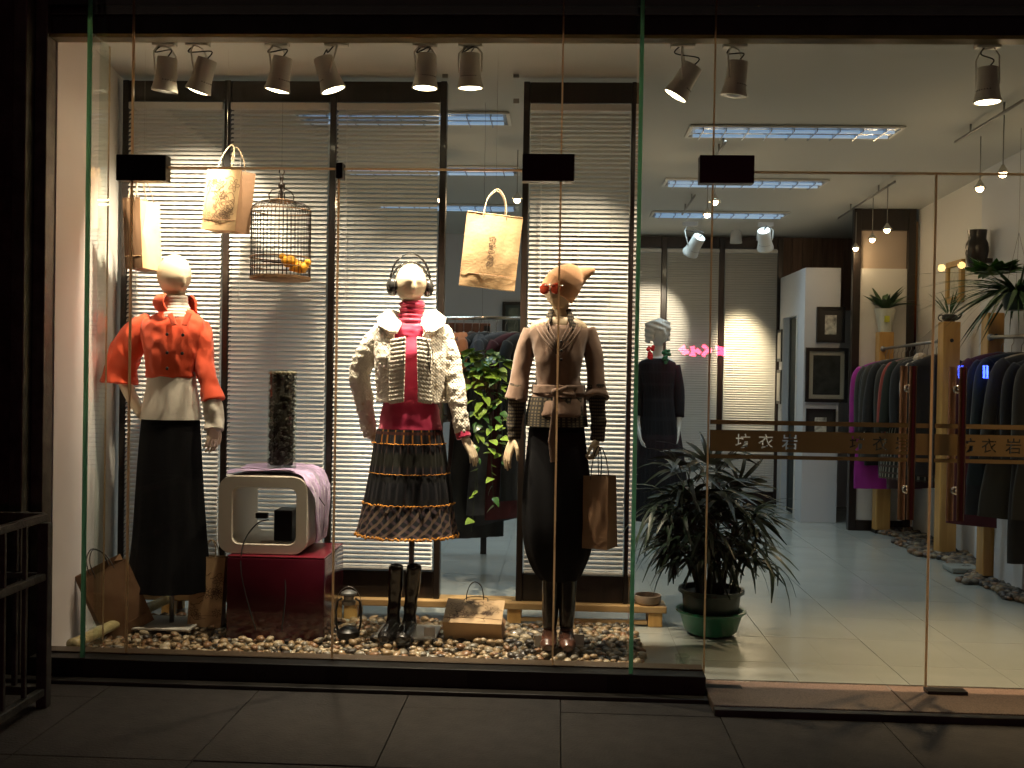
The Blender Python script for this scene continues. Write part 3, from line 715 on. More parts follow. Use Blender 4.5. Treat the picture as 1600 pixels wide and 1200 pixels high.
pic_px(1275, 1320, 480, 535, CY0 - .003, 'upper dark framed picture with small pale print on the changing room', 'black', dk, ink_art, fw=.02, mw=.05)
pic_px(1257, 1325, 544, 628, CY0 - .003, 'large framed dark picture with cream mount on the changing room', 'black', cream, dark_art, fw=.03, mw=.035)
pic_px(1258, 1305, 639, 690, CY0 - .003, 'lower dark framed picture behind the lettered band', 'black', dk, ink_art, fw=.02, mw=.055)
for (z0, z1, lab) in ((P(1222, 565, 5.55).z, P(1222, 514, 5.55).z, 'narrow framed picture on the changing room side, upper one'), (P(1222, 632, 5.55).z, P(1222, 578, 5.55).z, 'narrow framed picture on the changing room side, lower one')):
    y0, y1 = 5.66, 5.785; x = CX0 - .001; t = thing('framed_picture', lab, 'picture', (x, 5.7, z0), 'framed pictures on the shop walls')
    q = MB(); q.box((x - .022, 5.61, z0), (x, 5.79, z1)); q.build('frame', M['black'], t); q = MB(); q.box((x - .024, 5.635, z0 + .03), (x - .0225, 5.765, z1 - .03)); q.build('print', M['paper'], t)
# gilt picture on the wall: x measured on the wall plane
def on_wall(px, py, X):
    d = cam_m.to_3x3() @ Vector(((px - 800) / F, (600 - py) / F, -1)); return CAM + d * ((X - CAM.x) / d.x)
a, b = on_wall(1508, 440, WR), on_wall(1483, 440, WR); z0, z1 = on_wall(1495, 474, WR).z, on_wall(1495, 408, WR).z
t = thing('framed_picture', 'gilt framed picture of leaves on the side wall above the dark teapot', 'picture', (WR, (a.y + b.y) / 2, z0), 'framed pictures on the shop walls')
ya, yb = sorted((a.y, b.y))
for c in (((WR - .03, ya, z0), (WR, yb, z0 + .045)), ((WR - .03, ya, z1 - .045), (WR, yb, z1)), ((WR - .03, ya, z0 + .0453), (WR, ya + .05, z1 - .0453)), ((WR - .03, yb - .05, z0 + .0453), (WR, yb, z1 - .0453))):
    q = MB(); q.box(*c, bev=.004); q.build('frame', M['goldwood'], t)
q = MB(); q.box((WR - .012, ya + .05, z0 + .045), (WR - .005, yb - .05, z1 - .045)); q.build('print', mat('pale_print', (.5, .48, .40), .7, var=.3, vscale=14), t)
# dark carved wooden pot on the pilaster
p = on_wall(1548, 388, WR - .06); q = MB(); q.lathe([(.045, -.14), (.06, -.10), (.075, -.02), (.07, .03), (.055, .06), (.06, .10), (.062, .12), (.045, .12), (.04, .05)], 18, c=(WR - .15, p.y, p.z))
t = thing('wall_vase', 'dark carved wooden vase mounted high above the hanging fern', 'vase', (WR - .15, p.y, p.z)); q.build('body', M['darkwood'], t, True, 40)
q = MB(); q.box((WR - .10, p.y - .04, p.z - .10), (WR - .061, p.y + .04, p.z - .07)); q.build('bracket', M['darkwood'], t)

# timber posts of the clothes rails
def post(px0, px1, py0, py1, label, Y, bolts=()):
    base = P((px0 + px1) / 2, py1, Y); top = P((px0 + px1) / 2, py0, Y); x0, x1 = P(px0, (py0 + py1) / 2, Y).x, P(px1, (py0 + py1) / 2, Y).x
    t = thing('timber_post', label, 'post', ((x0 + x1) / 2, Y, 0), 'pine posts of the clothes rails'); q = MB(); q.box((x0, Y - .055, .002), (x1, Y + .055, top.z), bev=.007); q.build('beam', M['pine'], t)
    q = MB(); q.box((x0 - .004, Y - .059, .001), (x1 + .004, Y + .059, .03)); q.build('foot_plate', M['black'], t)
    for pz in bolts:
        z = P(px0, pz, Y).z; q = MB(); q.lathe([(.0001, .006), (.010, .006), (.014, 0), (.014, -.004)], 12, Matrix.Rotation(PI / 2, 4, 'X'), ((x0 + x1) / 2, Y - .056, z)); q.build('bolt', M['black'], t)
    return t, (x0 + x1) / 2, top.z
_, pxA, pzA = post(1466, 1493, 503, 868, 'pine post carrying the dark teapot planter', 3.27, (532, 626))
_, pxB, pzB = post(1534, 1560, 489, 905, 'pine post nearest the hanging fern', 2.42, (525,))
_, pxC, pzC = post(1368, 1391, 519, 816, 'pine post carrying the white flower pot', 4.30)

# ------------------------------------------------------------------ garments on rails
def gar(loc, rz, wd, ln, m, label, dep=.035, sleeve=.5, seed=0, neck=True, flare=1.1, hm='steel', group='garments on the side rail', cat='garment', name='hanging_coat', extra=None):
    """a garment on its hanger hung under a rail at loc"""
    t = thing(name, label, cat, (0, 0, 0), group); rng = random.Random(seed)
    q = MB(); q.tube([(.0, 0, -.07), (0, 0, -.03), (.012, 0, -.012), (.012, 0, .01), (0, 0, .018), (-.012, 0, .01)], .0022, 6)
    q.tube([(-wd * .42, 0, -.135), (-.02, 0, -.075), (.02, 0, -.075), (wd * .42, 0, -.135)], .006, 8); q.build('hanger', M[hm], t, True)
    rows = [(-.078, .05, .03), (-.10, wd * .30, .04), (-.145, wd * .49, .045), (-.20, wd * .50, dep), (-.34, wd * .46, dep), (-.5, wd * .46, dep), (-.078 - ln * .8, wd * .5 * flare, dep), (-.078 - ln, wd * .5 * flare * 1.03, dep * 1.1)]
    rows = [r for i, r in enumerate(rows) if i < 2 or r[0] < rows[i - 1][0]] if ln > .6 else rows[:4] + [(-.078 - ln * .6, wd * .46, dep), (-.078 - ln, wd * .5 * flare, dep)]
    sp_ = spline(rows, 5); nn = len(sp_) - 1; ph = rng.uniform(0, 6)
    def fn(u, v):
        z, rx, ry = sp_[min(nn, int(round(v * nn)))]; a = 2 * PI * u; c, s_ = math.cos(a), math.sin(a)
        fo = 1 + .10 * v * math.sin(a * 5 + ph) + .35 * v * math.sin(a * 13 + ph * 2 + v) * abs(s_) * .5
        return Vector((rx * math.copysign(abs(c) ** .8, c), ry * s_ * fo * (1 + .5 * v * noise.noise(Vector((a, v * 3, ph)))), z))
    b = MB(); b.grid(fn, 40, nn, closed=True); b.build('body', m, t, True)
    if sleeve:
        for sgn in (-1, 1):
            s_ = MB(); x = wd * .47 * sgn; k = rng.uniform(-.02, .02)
            s_.tube([Vector(p) for p in spline([(x - sgn * .04, 0, -.15), (x + sgn * .01, -.01, -.22), (x + sgn * .03, -.02 + k, -.15 - sleeve * .5), (x + sgn * .035, -.03 + k, -.15 - sleeve)], 4)], [.045, .048, .046, .045, .043, .042, .041, .041, .040, .039, .039, .038, .037], 12, flat=(Vector((0, 1, 0)), .7)); s_.build('sleeve', m, t, True)
    if extra == 'fur':
        b = MB()
        for i in range(9):
            a = PI * i / 8; b.ball((math.cos(a) * .10, -.03, -.10 - .10 * math.sin(a)), .045 + .01 * rng.random(), 6)
        remesh(b, 'fur_collar', M['fur'], t, .009, 1, lambda v: .012 * noise.noise(v * 60))
    if extra == 'piping':
        s_ = MB(); s_.tube([(-wd * .30, -.05, -.125), (-wd * .50, -.075, -.26), (-wd * .60, -.075, -.72)], .008, 6); s_.build('piping', M['paper'], t, True)
    t.location = loc; t.rotation_euler = (0, rng.uniform(-.07, .07), rz); return t
M['fur'] = mat('cream_fur', (.55, .47, .36), .9, var=.2, vscale=40, bump=.8, bscale=120)
def cl(n, c, v=.15): return mat(n, c, .85, var=v, vscale=8, bump=.25, bscale=250, sheen=.15)
cM = cl('purple_wool', (.30, .012, .22)); cG = cl('olive_wool', (.032, .030, .023)); cK = cl('black_cloth', (.010, .010, .010)); cB = cl('brown_cloth', (.055, .022, .02))
cT = cl('grey_cloth', (.09, .085, .075)); cR = cl('rust_red', (.24, .035, .02)); cP = plaid('print_cloth', (.02, .025, .02), (.25, .24, .2), (.07, .05, .04), 240, 160, uv=True, width=.5); cD = cl('dark_teal', (.007, .016, .018)); cW = cl('cream_cloth', (.50, .45, .38)); cO = cl('orange_cloth', (.50, .15, .04)); cS = cl('slate_cloth', (.035, .036, .042)); cQ = cl('dark_red', (.075, .008, .012))
RZ = P(1380, 545, 4.2).z
def rail(a, b, label, r=.012):
    t = thing('clothes_rail', label, 'clothes rail', a); q = MB(); q.tube([a, b], r, 12); q.build('tube', M['steel'], t, True)
    for p in (a, b): q = MB(); q.ball(p, r * 1.9, 8); q.build('end_fitting', M['steel'], t, True)
    return t
ra, rb = P(1380, 545, 4.24), P(1468, 533, 3.33); rail(ra, rb, 'dark clothes rail between the two far pine posts')
A = [(cM, 1.02, .46, .55, 'purple woollen coat hanging at the far end of the side rail', None), (cG, .80, .44, .5, 'olive coat hanging beside the purple coat', None), (cK, .82, .46, .5, 'black coat with white piping on its edge', 'piping'), (cG, .78, .44, .5, 'dark olive coat between the piped coat and the brown one', None),
     (cT, .62, .42, .45, 'grey jacket with pale collar on the side rail', None), (cK, .70, .44, .5, 'plain black jacket squeezed beside the grey jacket', None), (cG, .88, .43, .5, 'long olive coat squeezed before the brown coat', None), (cB, .98, .42, .5, 'brown long coat hanging behind the copper door pull', None), (cR, .60, .42, .45, 'rust red edged jacket on the side rail', None), (cP, .92, .42, .5, 'dark patterned dress on the side rail', None), (cK, .75, .43, .45, 'black blouse between the patterned dress and the fur collar', None), (cW, .34, .40, .3, 'short cream fur collared jacket against the pine post', 'fur'), (cK, .86, .42, .45, 'black dress right against the pine post', None)]
for i, (m, ln, wd, sv, lab, ex) in enumerate(A):
    f = .05 + .90 * i / (len(A) - 1); p = ra.lerp(rb, f); gar(p - Vector((0, 0, .02)), R(random.uniform(-14, 6)), wd, ln, m, lab, sleeve=sv, seed=i, extra=ex)
rc, rd = P(1548, 527, 2.36), P(1690, 523, 1.2); rail(rc, rd, 'dark clothes rail running to the shop window from the near pine post')
Bg = [(cQ, 1.08, .42, .5, 'dark red long dress behind the black coats', None), (cK, .98, .46, .55, 'black coat hanging by the near pine post', None), (cD, .80, .46, .5, 'dark teal coat with pale hanger tip on the near rail', None), (cW, .25, .40, .0, 'small cream scarf top on the near rail', None), (cG, .95, .46, .55, 'olive black coat on the near rail', None), (cK, 1.15, .50, .5, 'long black dress hanging lowest on the near rail', None), (cG, .9, .46, .5, 'dark brown coat nearest to the entrance glass', None)]
for i, (m, ln, wd, sv, lab, ex) in enumerate(Bg):
    f = .02 + .75 * i / (len(Bg) - 1); p = rc.lerp(rd, f); gar(p - Vector((-.06, 0, .02)), R(random.uniform(-12, 6)), wd, ln, m, lab, sleeve=sv, seed=20 + i, group='garments on the near rail')
# rail in the gap between the screens
re_, rf = P(600, 497, 2.1), P(835, 497, 2.1); rl = rail(re_, rf, 'chrome clothes rail seen between the blind screens', .011)
for k in rl.children: k.data.materials.clear(); k.data.materials.append(M['chrome'])
for x in (re_.x, rf.x): q = MB(); q.tube([(x, 2.1, re_.z), (x, 2.1, .002)], .014, 10); q.build('upright', M['chrome'], rl, True)
G = [(632, cK, .9, 'black coat on the chrome rail behind the cardigan'), (660, cT, .8, 'grey coat on the chrome rail behind the cardigan sleeve'), (684, cW, .55, 'cream top on the chrome rail beside the blind post'), (700, cT, .5, 'pale grey top on the chrome rail'), (711, cO, .5, 'orange top on the chrome rail, first of two'), (725, cO, .55, 'orange top on the chrome rail, second of two'), (738, cl('umber_wool', (.035, .014, .009)), 1.18, 'dark brown long coat behind the trailing plant'), (749, cS, .6, 'slate top with pale hanger on the chrome rail'),
     (762, cK, 1.24, 'black ragged hem dress, lowest on the chrome rail'), (775, cS, 1.15, 'dark slate dress on the chrome rail'), (790, cl('patterned_grey', (.05, .05, .055), .8), 1.1, 'mottled grey coat on the chrome rail by the second screen'), (804, cQ, 1.12, 'dark red dress beside the second screen post'), (818, cK, 1.0, 'black coat hidden mostly by the second screen')]
for i, (px, m, ln, lab) in enumerate(G):
    p = P(px, 497, 2.1); gar((p.x, 2.1, p.z - .012), R((90 if ln < 1 else 52) + random.uniform(-9, 9)), .42, ln, m, lab, dep=.042, sleeve=.45 if ln > .6 else .3, seed=50 + i, group='garments on the chrome rail')
# brown cabinet board and picture beyond the rail
p0, p1 = P(668, 560, 2.9), P(766, 505, 2.9); t = thing('wooden_shelf', 'reddish brown wooden shelf board behind the chrome rail', 'shelf', ((p0.x + p1.x) / 2, 2.9, 0))
q = MB(); q.box((p0.x, 2.9, 0.9), (p1.x, 2.93, p1.z), bev=.004); q.build('back_board', wood('red_brown_wood', (.09, .03, .015), (.19, .07, .035)), t)
for x in (p0.x + .02, p1.x - .02): q = MB(); q.box((x - .02, 2.86, .002), (x + .02, 2.899, p1.z - .02)); q.build('leg', M['darkwood'], t)
pic_px(784, 820, 472, 555, YB - .003, 'green tinted picture on the back wall seen in the gap between screens', 'black', mat('green_mount', (.07, .09, .08), .5), mat('green_art', (.16, .18, .14), .6, var=.7, vscale=9), fw=.03, mw=.03)

# lamps at the back
for px, lab, lit in ((1078, 'white spotlight glowing at the back wall blinds', 1), (1196, 'unlit white spotlight over the back wall blinds', 0)):
    spotlamp(px, 396 if lit else 388, P(px - 75 if lit else px, 520, BY), lab, 150, size=1.25, lit=bool(lit), py_ad=365, y=4.9, white=True, group='white spotlights by the back wall', cone=50)
l = light('glow_beam', 'SPOT', P(1150, 395, 5.2), (1, .75, .48), 330, spot_size=R(36), spot_blend=1, shadow_soft_size=.05); aim(l, l.location, P(1162, 565, BY)); 
q = MB(); q.lathe([(.03, .12), (.045, .1), (.055, 0), (.05, 0), (.04, .06)], 16, c=P(1150, 380, 5.2)); t = tag(q.build('back_spotlight', M['lampwhite'], None, True), 'small white lamp washing the brightest back blind', 'spotlight', 'white spotlights by the back wall'); 

# ------------------------------------------------------------------ far side of the street, mirrored in the glass
def mirror(px, py, Y=18.0): p = P(px, py, Y); return Vector((p.x, -Y, p.z))
wallbox('building_opposite', (-22, -20.5, PZ - .02), (24, -18.3, 9), mat('night_facade', (.03, .03, .03), .9, var=.4, vscale=1))
def neon(name, label, paths, col, e, r=.035):
    t = thing(name, label, 'neon sign', mirror(*paths[0][0])); q = MB()
    for pth in paths: q.tube([mirror(*p) for p in pth], r, 8)
    q.build('glowing_tube', mat(name + '_light', (.2, .2, .2), .4, var=0, emit=col, estr=e), t, True)
    return t
neon('red_neon_sign', 'red neon writing across the street, mirrored in the entrance glass', [[(1062, 548), (1068, 541), (1070, 551)], [(1066, 552), (1076, 549)], [(1082, 541), (1084, 556), (1078, 553)], [(1088, 546), (1094, 552)], [(1098, 540), (1106, 546), (1098, 556)], [(1104, 548), (1112, 548)], [(1118, 543), (1132, 546), (1130, 556)], [(1120, 552), (1134, 550)]], (1, .05, .12), 60, .045)
for px, lab in ((1540, 'blue neon tube sign across the street, the brighter one'), (1501, 'dim blue neon tube sign across the street')):
    neon('blue_neon_sign', lab, [[(px - 2.5, 571), (px - 2.5, 591)], [(px + 2.5, 571), (px + 2.5, 591)]], (.05, .10, 1), 70 if px == 1540 else 30, .022)
for px, py, k in ((1466, 420, 1), (1497, 416, 2)):
    p = mirror(px, py); q = MB(); q.ball(p + Vector((0, .2, 0)), .075, 10); tag(q.build('street_globe', mat('sodium_globe', (1, .8, .5), .4, var=0, emit=(1, .62, .22), estr=22), None, True), ('round yellow street globe on the building opposite', 'second round yellow street globe on the building opposite')[k - 1], 'street lamp')

# ------------------------------------------------------------------ mannequins
def pxr(rows, Y0):
    """measured silhouette rows (row, one side, other side, depth ratio, depth shift) -> ring centres and half widths in metres"""
    out = []
    for r in rows:
        py, pl, pr, dr = r[:4]; dy = r[4] if len(r) > 4 else 0
        a, b = P(pl, py, Y0 + dy), P(pr, py, Y0 + dy); out.append(((a.x + b.x) / 2, Y0 + dy, (a.z + b.z) / 2, (b.x - a.x) / 2, (b.x - a.x) / 2 * dr))
    return out
def shell(rows, Y0, n=64, k=5, fold=None, sq=1.0, cap=False, mb=None, arc=None, grow=0, bust=None):
    q = mb or MB(); s_ = spline(pxr(rows, Y0), k); m = len(s_) - 1
    def fn(u, v):
        x, y, z, rx, ry = s_[min(m, int(round(v * m)))]
        a = (arc[0] + (arc[1] - arc[0]) * u) if arc else 2 * PI * u
        c, si = math.cos(a), math.sin(a); f = 1 + (fold(a, v) if fold else 0)
        px_ = (rx + grow) * math.copysign(abs(c) ** sq, c) * f; py_ = -(ry + grow) * math.copysign(abs(si) ** sq, si) * f
        if bust: py_ -= bust(a, v)
        return Vector((x + px_, y + py_, z))
    k0 = len(q.v); q.grid(fn, n, m, closed=arc is None)
    if cap:
        q.f.append(tuple(k0 + i for i in range(n))); q.f.append(tuple(k0 + m * n + i for i in reversed(range(n)))); q.mi += [0, 0]
    return q
def limb(mb, pts, Y0, n=14, k=5, flat=None):
    """pts: (px, py, dy, radius in px)"""
    s_ = spline([(*P(p[0], p[1], Y0 + p[2]), p[3] * (Y0 + p[2] + 4.2) / F) for p in pts], k)
    mb.tube([Vector(p[:3]) for p in s_], [p[3] for p in s_], n, flat=flat); return [Vector(p[:3]) for p in s_]
def head(mb, px, py, Y, w_, h_, d_, yaw=0, pitch=0, face=1.0, roll=0, eyes=1.0):
    c = P(px, py, Y); Rm = (Matrix.Rotation(R(yaw), 3, 'Z') @ Matrix.Rotation(R(pitch), 3, 'X') @ Matrix.Rotation(R(roll), 3, 'Y'))
    def fn(d):
        t = max(0, -d.z); x = w_ * d.x * (1 - .30 * t ** 1.6); y = d_ * d.y * (1 - .12 * t); z = h_ * d.z
        if d.y > 0: y *= 1.06 - .35 * t
        fr = max(0, -d.y)
        g = lambda x0, z0, sx, sz: math.exp(-(((d.x - x0) / sx) ** 2 + ((d.z - z0) / sz) ** 2))
        y -= face * fr * (.016 * g(0, -.22, .11, .17) + .010 * g(0, -.05, .10, .22) + .004 * g(0, .18, .6, .09) + .006 * g(0, -.55, .24, .05) + .005 * g(0, -.66, .22, .05) + .010 * g(0, -.86, .3, .14))
        y += eyes * face * fr * (.011 * (g(.34, -.02, .17, .12) + g(-.34, -.02, .17, .12)) + .003 * g(0, -.60, .3, .03))
        y -= eyes * face * fr * .004 * (g(.36, -.05, .11, .06) + g(-.36, -.05, .11, .06))
        return Vector((x, y, z))
    mb.ball(c, 1, 28, Rm, fn)
    if eyes > .5:
        for s_ in (-1, 1): mb.ball(c + Rm @ Vector((s_ * w_ * .97, .012, -.012)), (.008, .016, .028), 6, Rm @ Matrix.Rotation(R(s_ * -12), 3, 'Z'))
    return c, Rm
def hand(mb, W, d, nrm, side=1, curl=.35, sc=1.0, spread=7):
    """five-fingered hand: W wrist, d pointing to the fingers, nrm out of the palm"""
    d = d.normalized(); nrm = (nrm - d * nrm.dot(d)).normalized(); b = d.cross(nrm).normalized() * side
    for i, (off, ln) in enumerate(((-.028, .068), (-.0095, .077), (.0095, .072), (.027, .056))):
        k = W + d * .078 * sc + b * off * sc - d * abs(off) * .25 * sc
        mb.tube([W + b * off * .45 * sc - d * .01, W + d * .03 * sc + b * off * .8 * sc, k], [.014 * sc, .0135 * sc, .0105 * sc], 10, flat=(nrm, .85))
        dd = (d + b * math.tan(R(spread)) * (off / .02) * .5).normalized(); p = k; pts = [k - dd * .01]; a = curl * .5
        pts.append(k)
        for j, fr in enumerate((.45, .30, .25)):
            ax = dd * math.cos(a) + nrm * math.sin(a); p = p + ax * ln * fr * sc; pts.append(p); a += curl * (1.0 if j == 0 else .8)
        mb.tube(pts, [.0088 * sc, .0086 * sc, .0078 * sc, .0071 * sc, .0056 * sc], 10); mb.ball(p, .0056 * sc, 5)
    t0 = W + d * .012 * sc - b * .022 * sc; t1 = t0 + (d * .62 - b * .62 + nrm * .25).normalized() * .042 * sc; t2 = t1 + (d * .85 - b * .3 + nrm * .3).normalized() * .030 * sc; t3 = t2 + (d * .95 - b * .05 + nrm * .3).normalized() * .024 * sc
    mb.tube([W + d * .0, t0, t1, t2, t3], [.012 * sc, .013 * sc, .0105 * sc, .009 * sc, .0065 * sc], 10); mb.ball(t3, .0064 * sc, 5)
def wrink(a1, s1, a2, s2, st=(1, 1, 1)):
    st = Vector(st)
    def f(v):
        w_ = Vector((v.x * st.x, v.y * st.y, v.z * st.z)); n1 = noise.noise(w_ * s1 + Vector((3, 1, 7))); n2 = noise.noise(w_ * s2)
        return a1 * (1 - abs(n1) * 2.2) * .6 + a2 * n2
    return f
def base_stand(t, px, py, Y, z1, r=.011, plate=True, lab=None):
    b = P(px, py, Y); q = MB(); q.tube([(b.x, Y, .03), (b.x, Y, z1)], r, 12); q.build('pole', M['steel'], t, True)
    if plate: q = MB(); q.box((b.x - .15, Y - .12, .034), (b.x + .13, Y + .13, .046), Matrix.Rotation(0, 4, 'Z'), bev=.004); q.build('base_plate', M['paper'], t)

M['cupgrey'] = mat('dark_grey_shell', (.05, .048, .045), .3, metal=.4)
# --- orange jacket mannequin
Y1 = .62; t1 = thing('mannequin', 'mannequin in bright orange cropped jacket and long black skirt', 'mannequin', (P(262, 700, Y1).x, Y1, 0))
b = MB(); hc, hm = head(b, 272, 432, Y1, .072, .104, .094, yaw=52, pitch=16, face=.7, eyes=.35)
limb(b, [(273, 455, .02, 17), (272, 480, .02, 16.5), (272, 500, .02, 22)], Y1)
shell([(488, 252, 300, .7), (505, 232, 318, .5), (540, 236, 304, .6), (600, 240, 300, .65), (660, 228, 308, .65), (720, 225, 310, .65)], Y1, cap=True, mb=b, n=24)
limb(b, [(238, 512, .02, 13), (205, 548, .06, 11), (190, 580, .08, 10), (203, 615, .05, 10), (222, 648, .0, 8.5)], Y1)
hand(b, P(222, 648, Y1), Vector((.75, .1, -.5)), Vector((.2, .9, .2)), 1, .3)
limb(b, [(306, 512, .02, 12), (317, 560, .0, 10), (325, 610, -.03, 9), (331, 650, -.05, 9.5), (333, 668, -.06, 9)], Y1)
hand(b, P(333, 664, Y1 - .06), Vector((.02, -.15, -1)), Vector((-.7, .5, 0)), -1, .45, .92)
remesh(b, 'body', M['skin'], t1, .0038, 1)
# undershirt: high collar and ribbed body
q = MB(); limb(q, [(274, 463, .0, 20), (275, 474, .0, 19), (276, 484, .0, 21.5), (277, 496, .0, 27), (277, 506, .01, 30)], Y1, 28)
q.v = [tuple(Vector(v) + Vector((0, 0, .003 * math.sin(v[2] * 300)))) for v in q.v]; remesh(q, 'high_collar', M['white_knit'], t1, .004, 1, lambda v: .0015 * math.sin(v.z * 420) + .004 * noise.noise(v * 16))
q = shell([(575, 232, 305, .66), (600, 230, 307, .68), (625, 226, 311, .68), (640, 223, 313, .68), (655, 221, 315, .68)], Y1, fold=lambda a, v: .010 * math.sin(a * 7 + v * 2) + .02 * noise.noise(Vector((math.cos(a) * 2, math.sin(a) * 2, v * 2)))); q.build('undershirt', M['white_knit'], t1, True)
q = shell([(648, 223, 311, .66), (700, 218, 314, .66), (760, 214, 317, .68), (840, 209, 322, .70), (885, 204, 326, .74), (920, 200, 329, .78)], Y1, n=96, fold=lambda a, v: v * (.035 * math.sin(a * 9 + 1) + .02 * math.sin(a * 14 + 2 + v))); q.build('skirt', M['blackwool'], t1, True)
# jacket
q = shell([(485, 256, 300, .75, .0), (494, 240, 310, .60), (503, 226, 320, .58), (520, 222, 322, .62), (545, 226, 312, .70, -.01), (565, 229, 307, .72, -.01), (580, 229, 306, .70), (588, 229, 306, .67), (590, 232, 303, .62)], Y1, cap=True, n=48)
limb(q, [(237, 506, .02, 20), (216, 522, .03, 24), (198, 548, .05, 26), (190, 572, .07, 25), (188, 588, .07, 27), (187, 598, .07, 30)], Y1, 20, flat=(Vector((.2, 1, 0)), .8))
limb(q, [(308, 509, .02, 17), (316, 530, .01, 17), (319, 560, .0, 14.5), (322, 585, -.02, 13.5), (328, 605, -.03, 14), (333, 626, -.04, 18)], Y1, 20)
jk = remesh(q, 'jacket', M['orange'], t1, .0048, 2, wrink(.009, 14, .005, 30, (1, 1, .7)))
q = shell([(488, 250, 306, .9, -.012), (478, 243, 305, .9, -.012), (468, 243, 304, .95, -.008), (461, 250, 297, .95, .004)], Y1, n=40, arc=(R(-8), R(-258)), grow=.0)
q2 = MB(); q2 = shell([(493, 246, 314, .78, -.01), (484, 244, 311, .86, -.018), (474, 246, 304, .86, -.01), (463, 250, 298, .9, .005)], Y1, n=48, arc=(R(322), R(-36 + 8) + R(0))) if False else q
remesh(q, 'collar', M['orange'], t1, .004, 1, lambda v: .003 * noise.noise(v * 20), thick=.009)
q = MB()
for (sx, ex, yy0, yy1) in ((262, 277, 492, 508), (300, 284, 490, 508)):   # two lapel points
    a, b_, c = P(sx, yy0, Y1 - .10), P(ex, yy1, Y1 - .145), P((sx * 1.1 + ex * .9) / 2, yy1 + 1, Y1 - .13); d = P((sx + ex) / 2, yy0 - 4, Y1 - .10)
    q.add([a, c, b_, d], [(0, 1, 2, 3)])
remesh(q, 'lapel', M['orange'], t1, .003, 1, None, thick=.008)
for px, py in ((277, 524), (301, 525), (277, 552), (300, 553), (276, 576)):
    c = P(px, py, Y1); rr = .13; o_ = MB(); hit = None
    o_.lathe([(.0001, .003), (.007, .003), (.008, 0), (.007, -.004)], 12, Matrix.Rotation(PI / 2, 3, 'X'), (c.x, Y1 - (.128 if py < 560 else .118), c.z)); o_.build('button', M['black'], jk, True)
q = MB()
limb(q, [(331, 625, -.04, 13), (333, 640, -.05, 14), (336, 658, -.05, 14), (336, 672, -.06, 16)], Y1, 24)
remesh(q, 'frill_cuff', M['white_knit'], t1, .004, 1, lambda v: .006 * math.sin(math.atan2(v.y - Y1, v.x - P(334, 650, Y1).x) * 9 + v.z * 30) + .004 * noise.noise(v * 30))
base_stand(t1, 268, 985, Y1 - .03, .3)

# --- cardigan mannequin
Y2 = .55; t2 = thing('mannequin', 'mannequin in cream knitted cardigan, crimson jumper and tiered dark skirt', 'mannequin', (P(640, 700, Y2).x, Y2, 0))
b = MB(); hc2, hm2 = head(b, 641, 444, Y2, .0745, .094, .090, yaw=20, pitch=4, face=1.1, eyes=.25)
limb(b, [(643, 468, .02, 16), (644, 492, .02, 16), (643, 508, .02, 20)], Y2)
shell([(500, 622, 666, .7), (515, 600, 690, .5), (550, 605, 680, .6), (600, 612, 672, .65), (660, 596, 686, .65), (740, 592, 690, .65)], Y2, cap=True, mb=b, n=24)
limb(b, [(600, 518, .02, 14), (572, 560, .04, 13), (563, 595, .06, 11.5), (573, 650, .06, 9.5), (582, 684, .07, 8)], Y2)
hand(b, P(582, 684, Y2 + .07), Vector((.35, .1, -1)), Vector((.9, .3, 0)), 1, .3)
limb(b, [(688, 518, .02, 14), (704, 570, .0, 12), (712, 610, -.02, 11), (722, 660, -.05, 8.5), (726, 684, -.06, 7.5)], Y2)
hand(b, P(726, 684, Y2 - .06), Vector((.50, -.1, -.9)), Vector((-.6, .3, -.3)), -1, .25, .92, 9)
remesh(b, 'body', M['skin'], t2, .0038, 1)
q = MB(); limb(q, [(644, 471, .0, 20), (644, 480, .0, 19.5), (643, 492, .0, 20), (643, 502, .0, 25), (643, 512, .01, 36)], Y2, 28)
shell([(504, 618, 670, .75), (513, 600, 688, .6), (530, 598, 690, .65), (560, 600, 684, .80, -.012), (600, 606, 678, .72), (620, 602, 682, .68), (650, 595, 688, .66), (668, 592, 690, .66), (672, 591, 691, .66)], Y2, cap=True, mb=q, n=48)
remesh(q, 'jumper', M['magenta'], t2, .0048, 2, lambda v: .0045 * noise.noise(Vector((v.x * 8, v.y * 8, v.z * 26))) + .005 * math.exp(-((v.z - P(643, 490, Y2).z) / .05) ** 2) * math.sin(v.z * 260 + v.x * 9) + .003 * noise.noise(v * 30))
# cardigan: back and two open fronts, sleeves
cream = mat('cream_cable_knit', (.84, .77, .64), .85, var=.08, vscale=20, bump=0, sheen=.3)
def knit(m, sc=1.0):
    t, N, L = m.node_tree, m.node_tree.nodes, m.node_tree.links; b_ = N['Principled BSDF']; tc = N.new('ShaderNodeTexCoord'); mp = N.new('ShaderNodeMapping'); mp.inputs['Scale'].default_value = (110 * sc, 110 * sc, 95 * sc)
    mp.inputs['Rotation'].default_value = (0, R(45), 0)
    v = N.new('ShaderNodeTexVoronoi'); v.feature = 'F1'; v.inputs['Scale'].default_value = 1; v.inputs['Randomness'].default_value = .35
    L.new(tc.outputs['Object'], mp.inputs[0]); L.new(mp.outputs[0], v.inputs['Vector']); bp = N.new('ShaderNodeBump'); bp.inputs['Strength'].default_value = .9; bp.inputs['Distance'].default_value = .006; bp.invert = True
    L.new(v.outputs[0], bp.inputs['Height']); L.new(bp.outputs[0], b_.inputs['Normal']); return m
knit(cream)
crow = [(506, 606, 680, .70), (516, 590, 697, .60), (535, 590, 697, .66), (560, 590, 696, .84, -.012), (590, 592, 695, .80, -.008), (615, 594, 694, .76), (629, 594, 694, .72)]
q = shell(crow, Y2, n=60, arc=(R(112), R(428)), grow=.010)
